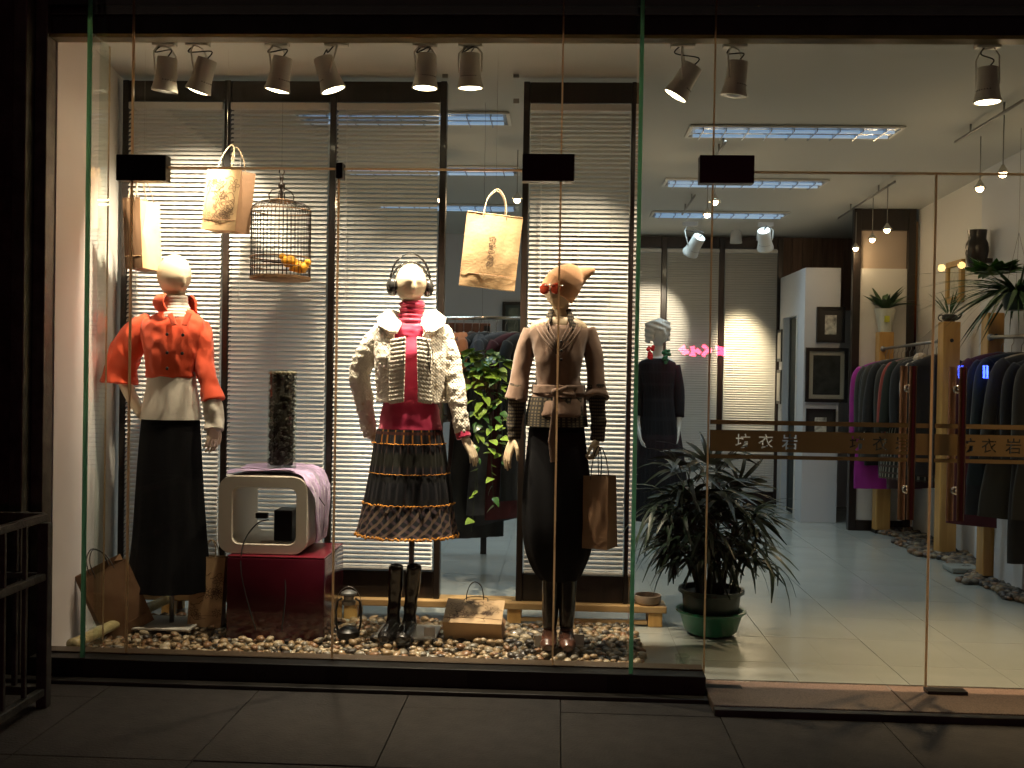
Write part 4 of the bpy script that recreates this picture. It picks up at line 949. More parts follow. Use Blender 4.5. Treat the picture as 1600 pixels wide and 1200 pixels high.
cv = lambda v: .003 * noise.noise(v * 22) + .0028 * (noise.cell(Vector((v.x * 80, 0, v.z * 60))) - .5)
remesh(q, 'cardigan', cream, t2, .0048, 1, cv, thick=.014)
for nm, pts in (('sleeve', [(603, 516, .02, 19), (580, 545, .03, 20), (563, 580, .05, 17.5), (566, 612, .07, 16), (573, 650, .07, 13.5), (580, 682, .07, 11)]), ('sleeve', [(686, 514, .02, 18), (700, 550, .0, 17), (709, 595, -.01, 16.5), (714, 625, -.03, 16), (717, 640, -.04, 13.5), (721, 668, -.055, 13), (722, 676, -.055, 12.5)])):
    q = MB(); limb(q, pts, Y2, 22); remesh(q, nm, cream, t2, .0048, 1, lambda v: .004 * noise.noise(Vector((v.x * 10, v.y * 10, v.z * 28))) + cv(v) + .004 * max(0, noise.noise(v * 14)))
q = MB(); limb(q, [(722, 674, -.055, 11.5), (725, 684, -.06, 12)], Y2, 18); q.build('jumper_cuff', M['magenta'], t2, True)
# ribbed front bands, horizontal ribs
for px0, px1 in ((608, 631), (653, 675)):
    def fn(u, v, px0=px0, px1=px1):
        py = 527 + 100 * v + (4 * u if px0 > 640 else 4 * (1 - u)); px = px0 + (px1 - px0) * u + (3 * (1 - v) if px0 < 640 else -2 * (1 - v)); off = .006 * math.sin(v * 2 * PI * 15)
        cx = (px - 643) / 52; dpt = .160 * math.sqrt(max(0, 1 - cx * cx)) * (.96 + .12 * math.exp(-((v - .33) / .3) ** 2)); return P(px, py, Y2 - dpt - off - .012)
    q = MB(); q.grid(fn, 6, 90); o = remesh(q, 'ribbed_band', cream, t2, .0035, 1, None, thick=.012)
# broad shawl collar: two leaf shaped lapels
for s_ in (-1, 1):
    outl = [(-12, 500, -.02), (-22, 520, -.135), (-34, 520, -.125), (-52, 510, -.08), (-54, 498, -.04), (-38, 484, .0), (-22, 488, .01)]
    q = MB(); pts = [P(643 - s_ * x - (0 if s_ < 0 else 0), y, Y2 + d) for x, y, d in outl]; c = sum(pts, Vector()) / len(pts) + Vector((0, -.03, .004)); q.add(pts + [c], [(i, (i + 1) % 7, 7) for i in range(7)])
    remesh(q, 'lapel', cream, t2, .004, 3, lambda v: .003 * noise.noise(v * 24), thick=.016)
q = shell([(500, 618, 668, .9, .03), (492, 604, 682, .9, .03), (484, 606, 680, .9, .035)], Y2, n=40, arc=(R(170), R(370))); remesh(q, 'collar_back', cream, t2, .004, 1, None, thick=.012)
q = MB(); q.tube([P(666, 525, Y2 - .165), P(671, 545, Y2 - .17), P(668, 560, Y2 - .172), P(673, 585, Y2 - .165)], .0022, 6); q.tube([P(668, 522, Y2 - .165), P(676, 550, Y2 - .165), P(677, 570, Y2 - .165)], .0022, 6); q.build('tie_cord', M['corddark'], t2, True)
# tiered skirt with ruffles
tiers = [((670, 590, 691, .68), (680, 588, 692, .69), (692, 586, 694, .70)), ((692, 585, 695, .69), (715, 582, 697, .70), (738, 579, 699, .72)), ((738, 578, 700, .71), (762, 574, 704, .73), (785, 570, 706, .75)), ((785, 569, 707, .74), (812, 564, 711, .77), (833, 559, 714, .80))]
tm = [plaid('gathered_stripe', (.012, .010, .012), (.34, .13, .02), (.06, .015, .01), 150, 5, width=.80), plaid('dark_stripe', (.010, .010, .014), (.07, .045, .042), (.02, .02, .014), 190, 3, width=.75), plaid('black_tier', (.006, .007, .010), (.022, .020, .024), (.012, .012, .012), 210, 9, width=.5), None]
pm, pt_, pb = node_mat('bias_check'); N = pt_.nodes; L = pt_.links; tc = N.new('ShaderNodeTexCoord'); mp = N.new('ShaderNodeMapping'); mp.inputs['Scale'].default_value = (7, 1.0, 1); mp.inputs['Rotation'].default_value = (0, 0, R(38))
L.new(tc.outputs['UV'], mp.inputs[0]); cm_ = []
for ax, sc_ in (('X', 7), ('Y', 7)):
    wv = N.new('ShaderNodeTexWave'); wv.bands_direction = ax; wv.inputs['Scale'].default_value = 1.5; wv.inputs['Distortion'].default_value = .5; L.new(mp.outputs[0], wv.inputs['Vector']); rr = N.new('ShaderNodeValToRGB'); rr.color_ramp.elements[0].position = .62; rr.color_ramp.elements[1].position = .8; rr.color_ramp.elements[0].color = (.008, .009, .014, 1); rr.color_ramp.elements[1].color = (.17, .115, .08, 1) if ax == 'X' else (.08, .05, .06, 1); L.new(wv.outputs[0], rr.inputs[0]); cm_.append(rr.outputs[0])
mx = N.new('ShaderNodeMix'); mx.data_type = 'RGBA'; mx.blend_type = 'LIGHTEN'; mx.inputs[0].default_value = 1; L.new(cm_[0], mx.inputs[6]); L.new(cm_[1], mx.inputs[7]); L.new(mx.outputs[2], pb.inputs['Base Color']); pb.inputs['Roughness'].default_value = .85; tm[3] = pm
for i, rows in enumerate(tiers):
    fo = lambda a, v, i=i: (.012 + .03 * v) * (.8 if i else .5) * math.sin(a * (17 + i) + 1.4 * math.sin(a * 3 + i)) + .012 * math.sin(a * (41 + 3 * i) + i)
    q = shell(rows, Y2, n=220, k=6, fold=fo); q.build('skirt_tier', tm[i], t2, True)
for j, (py, pl, pr, dr, r_) in enumerate(((692, 584, 696, .72, .0028), (738, 578, 701, .74, .0024), (785, 568, 708, .77, .0045), (834, 558, 715, .81, .0075))):
    (cx, cy, cz, rx, ry) = pxr([(py, pl, pr, dr)], Y2)[0]; pts = []; rad = []
    for k in range(400):
        a = 2 * PI * k / 399; f = 1 + .03 * math.sin(a * (17 + j) + 1.4 * math.sin(a * 3 + j)) + .008 * math.sin(a * 70)
        pts.append((cx + rx * f * math.cos(a), cy - ry * f * math.sin(a), cz + .0035 * math.sin(a * 60 + 3 * math.sin(a * 9)) * r_ / .006)); rad.append(.75 * r_ * (.75 + .45 * math.sin(a * 95 + 2 * math.sin(a * 7))))
    q = MB(); q.tube(pts, rad, 7, cap=False, ref=(0, 0, 1)); q.build('ruffle_trim', M['ochre'], t2, True)
base_stand(t2, 641, 1000, Y2, .62, .013)
# headphones
hp = thing('headphones', 'large dark headphones worn by the cream cardigan mannequin', 'headphones', hc2)
def hpt(x, y, z): return hc2 + hm2 @ Vector((x, y, z))
for dy in (-.012, .012):
    q = MB(); q.tube([hpt(.092 * math.cos(a), dy, .012 + .128 * math.sin(a)) for a in [PI * i / 30 for i in range(31)]], .0026, 8); q.build('headband', M['black'], hp, True)
q = MB(); q.tube([hpt(.086 * math.cos(a), 0, .004 + .098 * math.sin(a)) for a in [PI * (.12 + .76 * i / 24) for i in range(25)]], .004, 8, flat=(hm2 @ Vector((0, 1, 0)), 3)); q.build('head_strap', M['leather'], hp, True)
for s_ in (-1, 1):
    rm = hm2 @ Matrix.Rotation(s_ * PI / 2, 3, 'Y')
    q = MB(); q.lathe([(.0001, .030), (.018, .029), (.034, .022), (.042, .010), (.043, 0), (.036, -.002)], 24, rm, hpt(s_ * .078, 0, -.014)); c = q.build('ear_cup', M['cupgrey'], hp, True)
    q = MB(); q.lathe([(.030, -.016), (.041, -.012), (.044, -.004), (.041, .002), (.03, .002)], 24, rm, hpt(s_ * .080, 0, -.014)); q.build('ear_pad', M['leather'], c, True)
    q = MB(); q.tube([hpt(s_ * .093, -.012, .012), hpt(s_ * .103, -.03, -.01), hpt(s_ * .106, 0, -.014)], .003, 6); q.tube([hpt(s_ * .093, .012, .012), hpt(s_ * .103, .03, -.01), hpt(s_ * .106, 0, -.014)], .003, 6); q.build('yoke', M['black'], c, True)

# --- cone hat mannequin
Y3 = .42; t3 = thing('mannequin', 'mannequin in taupe belted jacket, checked shirt and pointed orange hat', 'mannequin', (P(872, 700, Y3).x, Y3, 0))
b = MB(); hc3, hm3 = head(b, 874, 452, Y3, .066, .088, .084, yaw=-26, pitch=-2, face=1)
limb(b, [(876, 470, .02, 14), (875, 490, .02, 13), (873, 508, .02, 17)], Y3)
shell([(496, 852, 898, .7), (510, 828, 918, .5), (550, 838, 908, .6), (600, 842, 904, .65), (660, 832, 910, .65), (760, 830, 912, .65), (840, 838, 908, .65)], Y3, cap=True, mb=b, n=24)
limb(b, [(832, 520, .02, 13), (818, 570, .02, 11.5), (808, 615, .0, 10.5), (803, 660, -.01, 8.5), (802, 688, -.02, 7)], Y3)
hand(b, P(802, 686, Y3 - .02), Vector((-.32, -.1, -1)), Vector((.7, .4, -.2)), -1, .2, .92, 9)
limb(b, [(916, 520, .02, 13), (929, 570, .02, 11.5), (934, 615, .0, 10.5), (934, 660, -.02, 8.5), (932, 688, -.03, 7)], Y3)
hand(b, P(932, 686, Y3 - .03), Vector((-.02, -.1, -1)), Vector((-.9, .3, 0)), 1, 1.0, .82, 2)
limb(b, [(862, 800, .0, 24), (861, 870, .0, 10), (861, 905, .0, 8), (860, 950, .0, 7), (859, 985, .01, 5)], Y3); limb(b, [(888, 800, .0, 24), (888, 870, .0, 10), (887, 905, .0, 8), (886, 950, .0, 7), (885, 985, .01, 5)], Y3)
remesh(b, 'body', M['skin2'], t3, .0038, 1)
for s_, px in ((-1, 859), (1, 885)):   # brown ankle boots, dark stockings above
    q = MB(); limb(q, [(px + 2, 890, .0, 15), (px + 2, 910, .0, 14), (px + 1, 950, .0, 13), (px, 980, .0, 11)], Y3, 16); q.build('stocking', M['leather'], t3, True)
    q = MB(); pz = .045
    a = P(px, 985, Y3); limb(q, [(px, 968, .01, 11.5), (px, 985, .01, 10.5), (px - 1, 1000, .01, 12)], Y3, 16)
    q.tube([Vector(p) for p in ((a.x, Y3 + .055, pz + .030), (a.x, Y3 + .01, pz + .036), (a.x + s_ * .003, Y3 - .06, pz + .030), (a.x + s_ * .006, Y3 - .115, pz + .021), (a.x + s_ * .006, Y3 - .15, pz + .014))], [.026, .035, .036, .037, .020], 16, flat=(Vector((0, 0, 1)), .8))
    q.box((a.x - .022, Y3 + .02, pz - .035), (a.x + .022, Y3 + .068, pz + .01)); remesh(q, 'ankle_boot', M['leatherbrown'], t3, .004, 3)
# trousers: wide, gathered at the hem
q = shell([(655, 829, 911, .66), (700, 824, 916, .68), (760, 818, 922, .72), (820, 817, 925, .76), (860, 822, 922, .74), (888, 832, 912, .66), (903, 842, 905, .58), (908, 848, 900, .52)], Y3, n=96, fold=lambda a, v: (.018 + .03 * v) * math.sin(a * 8 + v * 3) * (1 if v < .95 else 1.2)); q.build('trousers', M['blackwool'], t3, True)
check = plaid('brown_check', (.13, .10, .06), (.022, .018, .014), (.03, .025, .02), 230, 60, width=.1)
check2 = plaid('brown_check_sleeve', (.17, .13, .085), (.02, .018, .014), (.025, .02, .018), 800, 420, uv=False, width=.1)
q = shell([(620, 828, 914, .74), (640, 824, 916, .76), (655, 822, 917, .77), (666, 821, 918, .78)], Y3, n=120, fold=lambda a, v: .02 * math.sin(a * 12 + v)); q.build('shirt_tail', check, t3, True)
for pts in ([(811, 600, .0, 15), (806, 640, .0, 13), (804, 665, -.01, 11.5), (804, 688, -.02, 10)], [(932, 600, .0, 14), (934, 640, -.01, 12.5), (935, 665, -.02, 12), (933, 690, -.03, 10.5)]):
    q = MB(); limb(q, pts, Y3, 24); remesh(q, 'shirt_sleeve', check2, t3, .005, 1, lambda v: .005 * noise.noise(Vector((v.x * 20, v.y * 20, v.z * 45))))
# jacket
q = shell([(507, 844, 906, .62), (511, 833, 914, .60), (519, 826, 920, .62), (540, 832, 914, .74, -.01), (560, 836, 911, .80, -.015), (585, 838, 907, .74, -.01), (606, 836, 909, .70), (625, 829, 914, .76), (648, 825, 917, .82), (650, 830, 912, .76)], Y3, cap=True, n=48, fold=lambda a, v: max(0, v - .72) * .16 * math.sin(a * 7))
limb(q, [(832, 516, .02, 15), (820, 550, .02, 15.5), (813, 585, .01, 15), (809, 612, .0, 16), (807, 624, .0, 18)], Y3, 20); limb(q, [(915, 516, .02, 15), (926, 550, .02, 14.5), (930, 580, .01, 13), (932, 600, .0, 13), (932, 612, .0, 16), (932, 622, -.01, 20)], Y3, 20)
remesh(q, 'jacket', M['brown'], t3, .0048, 2, wrink(.006, 13, .003, 30, (1, 1, .6)))
for j in range(4):     # rolled neckline edges, V shaped
    for s_ in (-1, 1):
        q = MB(); q.tube([P(873 + s_ * (17 + 6.5 * j), 500 + j * 3, Y3 - .045), P(873 + s_ * (13 + 5 * j), 514 + 3 * j, Y3 - .098), P(873 + s_ * (6 + 3 * j), 527 + 4 * j, Y3 - .124), P(873 + s_ * 1.5, 540 + 5 * j, Y3 - .135)], .0036, 8); q.build('neck_edge', M['brown'], t3, True)
q = MB(); q.tube([P(873, 512, Y3 - .1), P(873, 545, Y3 - .134), P(872, 600, Y3 - .130)], .0022, 6); q.build('front_opening', M['black'], t3, True)
for py in (534, 548, 562): q = MB(); q.ball(P(877, py, Y3 - .145), (.006, .003, .006), 6); q.build('button', M['black'], t3, True)
q = shell([(601, 834, 911, .76), (607, 834, 911, .78), (615, 833, 912, .77)], Y3, n=64, grow=.006); remesh(q, 'belt', M['brown'], t3, .004, 1, lambda v: .002 * noise.noise(v * 40), thick=.006)
q = MB(); k0 = P(868, 612, Y3 - .155); q.ball(k0, (.020, .014, .016), 8)
q.tube([k0, P(866, 640, Y3 - .165), P(862, 690, Y3 - .16), P(866, 722, Y3 - .16)], [.010, .013, .017, .018], 10, flat=(Vector((0, 1, 0)), .25))
q.tube([k0, P(886, 606, Y3 - .165), P(900, 606, Y3 - .13), P(897, 618, Y3 - .14), k0 + Vector((.01, -.006, -.008))], [.009, .013, .011, .012, .008], 10, flat=(Vector((0, 1, 0)), .4)); remesh(q, 'belt_bow', M['brown'], t3, .0035, 2)
for s_ in (-1, 1):
    q = MB(); c = 875; q.add([P(c + s_ * 9, 484, Y3 + .0), P(c + s_ * 16, 482, Y3 + .01), P(c + s_ * 27, 510, Y3 - .05), P(c + s_ * 20, 516, Y3 - .085), P(c + s_ * 13, 500, Y3 - .06)], [(0, 1, 2, 3, 4)]); remesh(q, 'shirt_collar', check2, t3, .003, 1, None, thick=.007)
# pointed felt hat
hat = mat('apricot_felt', (.82, .42, .20), .8, var=.1, bump=.3, bscale=200, sheen=.3)
cA = P(872, 456, Y3); dirn = (P(894, 420, Y3) - cA).normalized()
q = MB(); n_ = 26; prof = [(-.012, .080, .090), (.01, .082, .092), (.05, .082, .091), (.09, .072, .082), (.115, .056, .066), (.13, .040, .05), (.138, .020, .026)]
side = Vector((dirn.z, 0, -dirn.x)); vs = []
for (h, rx, ry) in prof:
    cc = cA + dirn * h + side * (.12 * max(0, h) * h / .15 * .9) + Vector((0, 0, 0))
    for k in range(n_):
        a = 2 * PI * k / n_; vs.append(cc + side * rx * math.cos(a) + Vector((0, 1, 0)) * ry * math.sin(a))
q.add(vs, [(i * n_ + k, i * n_ + (k + 1) % n_, (i + 1) * n_ + (k + 1) % n_, (i + 1) * n_ + k) for i in range(len(prof) - 1) for k in range(n_)] + [tuple(range(n_)), tuple((len(prof) - 1) * n_ + k for k in range(n_))])
q.tube([cA + dirn * .06 + side * .030, P(913, 427, Y3), P(927, 422, Y3), P(930, 421, Y3)], [.052, .030, .014, .007], 14)
remesh(q, 'pointed_hat', hat, t3, .004, 5, lambda v: .003 * noise.noise(v * 14))
for s_ in (-1, 1):
    c = hc3 + hm3 @ Vector((s_ * .027, -.094, -.008)); q = MB(); q.lathe([(.0001, 0), (.022, .001), (.025, -.002), (.022, -.004)], 20, hm3 @ Matrix.Rotation(PI / 2, 3, 'X'), c)
    q.build('sunglasses_lens', mat('red_lens', (.45, .05, .02), .1, var=0, coat=1), t3, True)
q = MB(); q.tube([hc3 + hm3 @ Vector(v) for v in ((.066, .01, .008), (.052, -.088, .006), (0, -.100, .008), (-.052, -.088, .006), (-.066, .01, .008))], .0018, 6); q.build('sunglasses_wire', M['chrome'], t3, True)

# --- far mannequin in the dark dress
Y4 = 3.7; t4 = thing('mannequin', 'distant mannequin with moulded pale hair in a long dark check dress', 'mannequin', (P(1030, 800, Y4).x, Y4, 0))
b = MB(); hc4, hm4 = head(b, 1029, 520, Y4, .072, .098, .088, yaw=24, pitch=-4, face=1.1)
limb(b, [(1028, 538, .02, 8), (1028, 556, .02, 8), (1028, 566, .02, 11)], Y4)
shell([(558, 1015, 1043, .7), (568, 1000, 1056, .5), (600, 1008, 1048, .65), (660, 1005, 1052, .7), (720, 1008, 1050, .7), (830, 1018, 1040, .6)], Y4, cap=True, mb=b, n=20)
limb(b, [(1001, 572, .02, 8), (996, 610, .0, 7), (995, 650, -.03, 5), (998, 672, -.06, 4)], Y4); hand(b, P(998, 672, Y4 - .06), Vector((.2, -.3, -1)), Vector((1, 0, 0)), 1, .3)
limb(b, [(1054, 572, .02, 8), (1060, 610, .0, 7), (1061, 650, -.03, 5), (1060, 672, -.05, 4)], Y4); hand(b, P(1060, 672, Y4 - .05), Vector((-.1, -.2, -1)), Vector((-1, 0, 0)), -1, .3)
remesh(b, 'body', M['skin3'], t4, .006, 1)
q = MB()
for i in range(26):
    a = R(20) + i * R(320) / 25; top = hc4 + hm4 @ Vector((.01, .0, .095)); sdv = Vector((math.sin(a) * .078, math.cos(a) * .088 + .012, .02)); lowv = Vector((math.sin(a) * .080, math.cos(a) * .085 + .02, -.065 if math.cos(a) > -.6 else .01))
    q.tube([top, hc4 + hm4 @ (sdv + Vector((0, 0, .045))), hc4 + hm4 @ sdv, hc4 + hm4 @ lowv], [.018, .020, .019, .013], 8)
remesh(q, 'hair', M['skin3'], t4, .005, 1, lambda v: .003 * math.sin(v.z * 150 + v.x * 60))
ddm = plaid('dark_check_dress', (.004, .005, .007), (.010, .011, .014), (.009, .010, .013), 200, 60)
q = shell([(560, 1012, 1045, .8), (568, 998, 1056, .6), (590, 999, 1056, .7), (620, 1003, 1054, .75), (660, 1000, 1060, .8), (700, 994, 1066, .85), (760, 988, 1073, .9), (812, 984, 1078, .9)], Y4, n=90, fold=lambda a, v: v * .05 * math.sin(a * 10)); q.build('dress', ddm, t4, True)
for pts in ([(1002, 572, .02, 10), (996, 610, .0, 9.5), (995, 650, -.03, 8)], [(1053, 572, .02, 10), (1060, 610, .0, 9.5), (1061, 652, -.03, 8)]): q = MB(); limb(q, pts, Y4, 14); q.build('sleeve', ddm, t4, True)
for px, py, mt, nm in ((1016, 551, mat('red_rosette', (.70, .02, .02), .7), 'red_rosette'), (1041, 557, mat('green_scarf', (.01, .16, .07), .7), 'green_scarf')):
    q = MB(); rg = random.Random(px)
    for i in range(14): q.ball(P(px, py, Y4 - .09) + Vector((rg.uniform(-.025, .025), rg.uniform(-.02, .02), rg.uniform(-.045, .045))), (.016, .008, .014), 5, Matrix.Rotation(rg.uniform(0, 3), 3, 'Y'))
    q.build(nm, mt, t4, True)
# ------------------------------------------------------------------ end of mannequins

# ------------------------------------------------------------------ paper bags
def strokes(kind, wd, ht, seed):
    """printed ink drawing as thin flat ribbons on the plane x, z"""
    rg = random.Random(seed); out = []
    if kind == 'flowers':
        for _ in range(14):
            cx, cz = rg.uniform(-.36, .36) * wd, rg.uniform(.16, .84) * ht; r0 = rg.uniform(.05, .13) * wd; ph = rg.uniform(0, 6); n = rg.choice((5, 6, 7))
            out.append([(cx + r0 * (1 + .45 * math.sin(n * a + ph)) * math.cos(a), cz + r0 * (1 + .45 * math.sin(n * a + ph)) * math.sin(a)) for a in [2 * PI * i / 40 for i in range(41)]])
            out.append([(cx + r0 * .4 * math.cos(a), cz + r0 * .35 * math.sin(a)) for a in [2 * PI * i / 12 for i in range(13)]])
        for _ in range(9):
            x, z = rg.uniform(-.4, .4) * wd, rg.uniform(.08, .85) * ht; a = rg.uniform(0, 6); p = [(x, z)]
            for i in range(14):
                a += rg.uniform(-.7, .7); x += .02 * wd * 2 * math.cos(a); z += .02 * wd * 2 * math.sin(a); x = max(-.42 * wd, min(.42 * wd, x)); z = max(.06 * ht, min(.9 * ht, z)); p.append((x, z))
            out.append(p)
    else:   # a column of ornate seal script glyphs
        for i in range(5):
            cz = ht * (.66 - i * .085); s = .045 * wd * 1.2
            out.append([(s * math.cos(a) * (1 + .3 * math.sin(3 * a + i)), cz + s * .7 * math.sin(a)) for a in [2 * PI * k / 20 for k in range(21)]])
            for _ in range(2): out.append([(rg.uniform(-s, s), cz + rg.uniform(-s, s)) for _ in range(4)])
    return out
def bag(loc, rz, wd, ht, dp, label, mt='kraft', dk='kraftd', print_=None, seed=0, tilt=None, handle=.11, open_=1.0, cordm='cord', hlift=1, skew=0, group='brown paper shopping bags in the window'):
    t = thing('shopping_bag', label, 'shopping bag', (0, 0, 0), group); rg = random.Random(seed)
    q = MB(); n = 14; m = 20
    def pt(side, u, v):
        # u across -1..1, v up 0..1
        pin = 1 - (.25 * v ** 2) * (0 if side in 'fb' else 1); d = dp / 2 * (1 - .35 * v * (1 - open_)); w_ = wd / 2
        bulge = .010 * math.sin(v * PI) * (1 - u * u) + .003 * noise.noise(Vector((u * 3 + seed, v * 4, ord(side[0]))))
        if side == 'f': return Vector((u * w_, -d - bulge, v * ht))
        if side == 'b': return Vector((-u * w_, d + bulge, v * ht))
        g = .42 * dp * v * (1 - abs(u))   # gusset folds inwards
        x = w_ - g * .9
        return Vector((x if side == 'r' else -x, (u if side == 'r' else -u) * d, v * ht))
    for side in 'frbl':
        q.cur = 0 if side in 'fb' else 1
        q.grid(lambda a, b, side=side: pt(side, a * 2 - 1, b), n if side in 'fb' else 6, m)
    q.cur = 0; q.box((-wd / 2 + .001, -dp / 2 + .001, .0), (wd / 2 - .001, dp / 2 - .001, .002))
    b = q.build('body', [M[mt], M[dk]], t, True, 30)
    q = MB(); q.tube([(-wd / 2 + .002, -dp / 2 - .0015, ht * .17), (0, -dp / 2 - .010, ht * .172), (wd / 2 - .002, -dp / 2 - .0015, ht * .168)], .0011, 5); q.build('bottom_fold', M[dk], t)
    q = MB(); q.tube([(-wd / 2, -dp / 2 * (1 - .35 * (1 - open_)), ht), (wd / 2, -dp / 2 * (1 - .35 * (1 - open_)), ht)], .0016, 5); q.build('top_fold', M[mt], t)
    if print_:
        q = MB()
        for ln in strokes(print_, wd, ht, seed):
            for a, b_ in zip(ln, ln[1:]):
                d = Vector((b_[0] - a[0], b_[1] - a[1])); 
                if d.length < 1e-5: continue
                nn = Vector((-d.y, d.x)).normalized() * .0011
                def y(x, z): v = z / ht; u = x / (wd / 2); return pt('f', u, v).y - .0016
                q.add([Vector((p[0] + s * nn.x, y(*p), p[1] + s * nn.y)) for p, s in ((a, -1), (a, 1), (b_, 1), (b_, -1))], [(0, 1, 2, 3)])
        q.build('print', M['ink'], t)
    for s_ in (-1, 1):
        y = s_ * dp / 2 * (1 - .35 * (1 - open_)) * .98; h = handle * (1 if s_ < 0 else .95) * hlift
        q = MB(); q.tube([Vector(p) for p in spline([(-wd * .2, y - .003 * s_, ht - .025), (-wd * .2, y, ht + .0), (-wd * .16, y * .6, ht + h * .6), (0, y * .3, ht + h), (wd * .16, y * .6, ht + h * .6), (wd * .2, y, ht), (wd * .2, y - .003 * s_, ht - .025)], 5)], .0026, 8); q.build('handle', M[cordm], t, True)
    t.location = loc; t.rotation_euler = tilt if tilt else (0, 0, rz)
    return t
def wire_up(x, y, z, label=None, n='hanging_wire'):
    q = MB(); q.tube([(x, y, z), (x, y, zc(y))], .0006, 4); return q
p = P(225, 422, .62); bag(p, 0, .085, .325, .20, 'dark brown side of a hanging paper bag by the white side wall', 'kraftd', 'kraft', None, 3, tilt=(0, R(-3), R(-4)), handle=.13)
bg1 = None
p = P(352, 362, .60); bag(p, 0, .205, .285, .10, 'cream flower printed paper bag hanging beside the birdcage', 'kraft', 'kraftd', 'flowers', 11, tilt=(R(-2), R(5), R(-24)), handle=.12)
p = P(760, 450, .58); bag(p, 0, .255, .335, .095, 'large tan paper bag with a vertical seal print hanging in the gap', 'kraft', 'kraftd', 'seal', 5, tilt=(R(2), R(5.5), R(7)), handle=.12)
p = P(937, 855, .36); bag(p, 0, .118, .315, .12, 'dull brown bag hanging from the hand of the cone hat mannequin', 'kraftd', 'kraftd', None, 8, tilt=(0, R(-1), R(-25)), handle=.13, cordm='corddark', open_=.3)
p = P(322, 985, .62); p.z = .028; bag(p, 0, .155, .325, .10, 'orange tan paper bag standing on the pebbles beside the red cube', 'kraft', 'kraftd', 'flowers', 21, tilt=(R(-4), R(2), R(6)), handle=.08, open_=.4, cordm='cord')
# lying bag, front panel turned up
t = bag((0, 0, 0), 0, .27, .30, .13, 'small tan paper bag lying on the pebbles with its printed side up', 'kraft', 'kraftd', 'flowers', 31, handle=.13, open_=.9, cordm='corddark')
p = P(736, 998, .42); t.location = (p.x, .42, .030); t.rotation_euler = (R(-90 + 24), 0, R(-3)); t.scale = (1, .95, .55)
t.rotation_euler = (R(-62), 0, R(-3)); t.location = (p.x, .50, .055)
mw = Matrix.Translation(t.location) @ t.rotation_euler.to_matrix().to_4x4() @ Matrix.Diagonal((1, .95, .55, 1)); q = MB(); q.tube([mw.inverted() @ Vector(v) for v in spline([(p.x - .035, .62, .15), (p.x - .04, .615, .20), (p.x - .025, .61, .25), (p.x + .0, .605, .27), (p.x + .028, .61, .25), (p.x + .04, .615, .20), (p.x + .04, .62, .15)], 5)], .0024, 6); q.build('handle', M['corddark'], t, True)
# big bag leaning at the side wall
p = P(140, 985, .35); bag((-1.98, .52, .03), 0, .22, .33, .12, 'large plain paper bag leaning against the white side wall', 'kraftd', 'kraftd', None, 41, tilt=(R(6), R(-24), R(38)), handle=.10, open_=.5, cordm='corddark')
for (px, py, y) in ((355, 236, .60), (775, 302, .58), (225, 268, .62)):
    a = P(px, py, y); 
    q = wire_up(a.x, y, a.z); tag(q.build('hanging_line', M['chrome'], None), {355: 'thin clear line holding the flower printed bag', 775: 'thin clear line holding the seal printed bag', 225: 'thin clear line holding the dark brown bag'}[px], 'line')

# ------------------------------------------------------------------ birdcage and birds
YC = .62; pc = P(438, 436, YC); rc_ = .138; hC = P(438, 330, YC).z - pc.z
t = thing('birdcage', 'round bamboo birdcage with curled top hook hanging in the window', 'birdcage', pc)
q = MB(); q.lathe([(.0001, -.004), (rc_ - .004, -.006), (rc_ + .003, -.002), (rc_ + .003, .010), (rc_ - .003, .012), (.0001, .004)], 40, c=pc); q.build('base_tray', M['basket'], t, True, 40)
bb = MB(); bb.tube([(0, 0, 0), (0, 0, hC)] + [(-rc_ * (1 - math.cos(a)) * .55, 0, hC + .045 * math.sin(a)) for a in (R(25), R(50), R(75))] + [(-rc_ * .62, 0, hC + .045)], .0015, 5); bme = bb.mesh('bar'); bme.shade_smooth(); bme.materials.append(M['darkwood'])
for k in range(46):
    a = 2 * PI * k / 46; o = link('bar', bme, None, t); o.location = Vector((rc_ * math.cos(a), rc_ * math.sin(a), 0)); o.rotation_euler = (0, 0, a)
for z, r in ((hC, rc_), (.055, rc_), (.10, rc_), (hC + .045, rc_ * .40)):
    q = MB(); q.tube([pc + Vector((r * math.cos(a), r * math.sin(a), z)) for a in [2 * PI * i / 48 for i in range(49)]], .0028, 6, cap=False, ref=(0, 0, 1)); q.build('hoop', M['basket'], t, True)
q = MB(); q.lathe([(.0001, .010), (rc_ * .3, .008), (rc_ * .42, .0), (rc_ * .3, -.004), (.0001, -.004)], 30, c=pc + Vector((0, 0, hC + .046))); q.build('top_disc', M['basket'], t, True)
q = MB(); z0 = hC + .05
for a0 in (0, PI / 2, PI, 3 * PI / 2): q.tube([pc + Vector((r * math.cos(a0 + .5), r * math.sin(a0 + .5), z0 + z)) for r, z in ((.055, .0), (.060, .022), (.045, .045), (.02, .055), (.008, .06))], .0032, 6)
q.lathe([(.006, 0), (.008, .03), (.005, .05), (.016, .065), (.018, .075), (.005, .085), (.009, .10), (.011, .112), (.004, .12)], 12, c=pc + Vector((0, 0, z0))); q.tube([pc + Vector((.004 * math.cos(a) * 3, 0, z0 + .135 + .016 * math.sin(a))) for a in [R(-90) + R(290) * i / 14 for i in range(15)]], .003, 6); q.build('hook', M['darkwood'], t, True)
q = wire_up(pc.x, YC, pc.z + z0 + .15); q.build('hanging_line', M['chrome'], t)
q = MB(); q.tube([pc + Vector((-rc_, 0, .085)), pc + Vector((rc_, 0, .07))], .004, 8); q.build('perch', M['darkwood'], t, True)
yb_ = mat('yellow_bird', (.95, .42, .02), .5, var=.1, bump=.3, bscale=200)
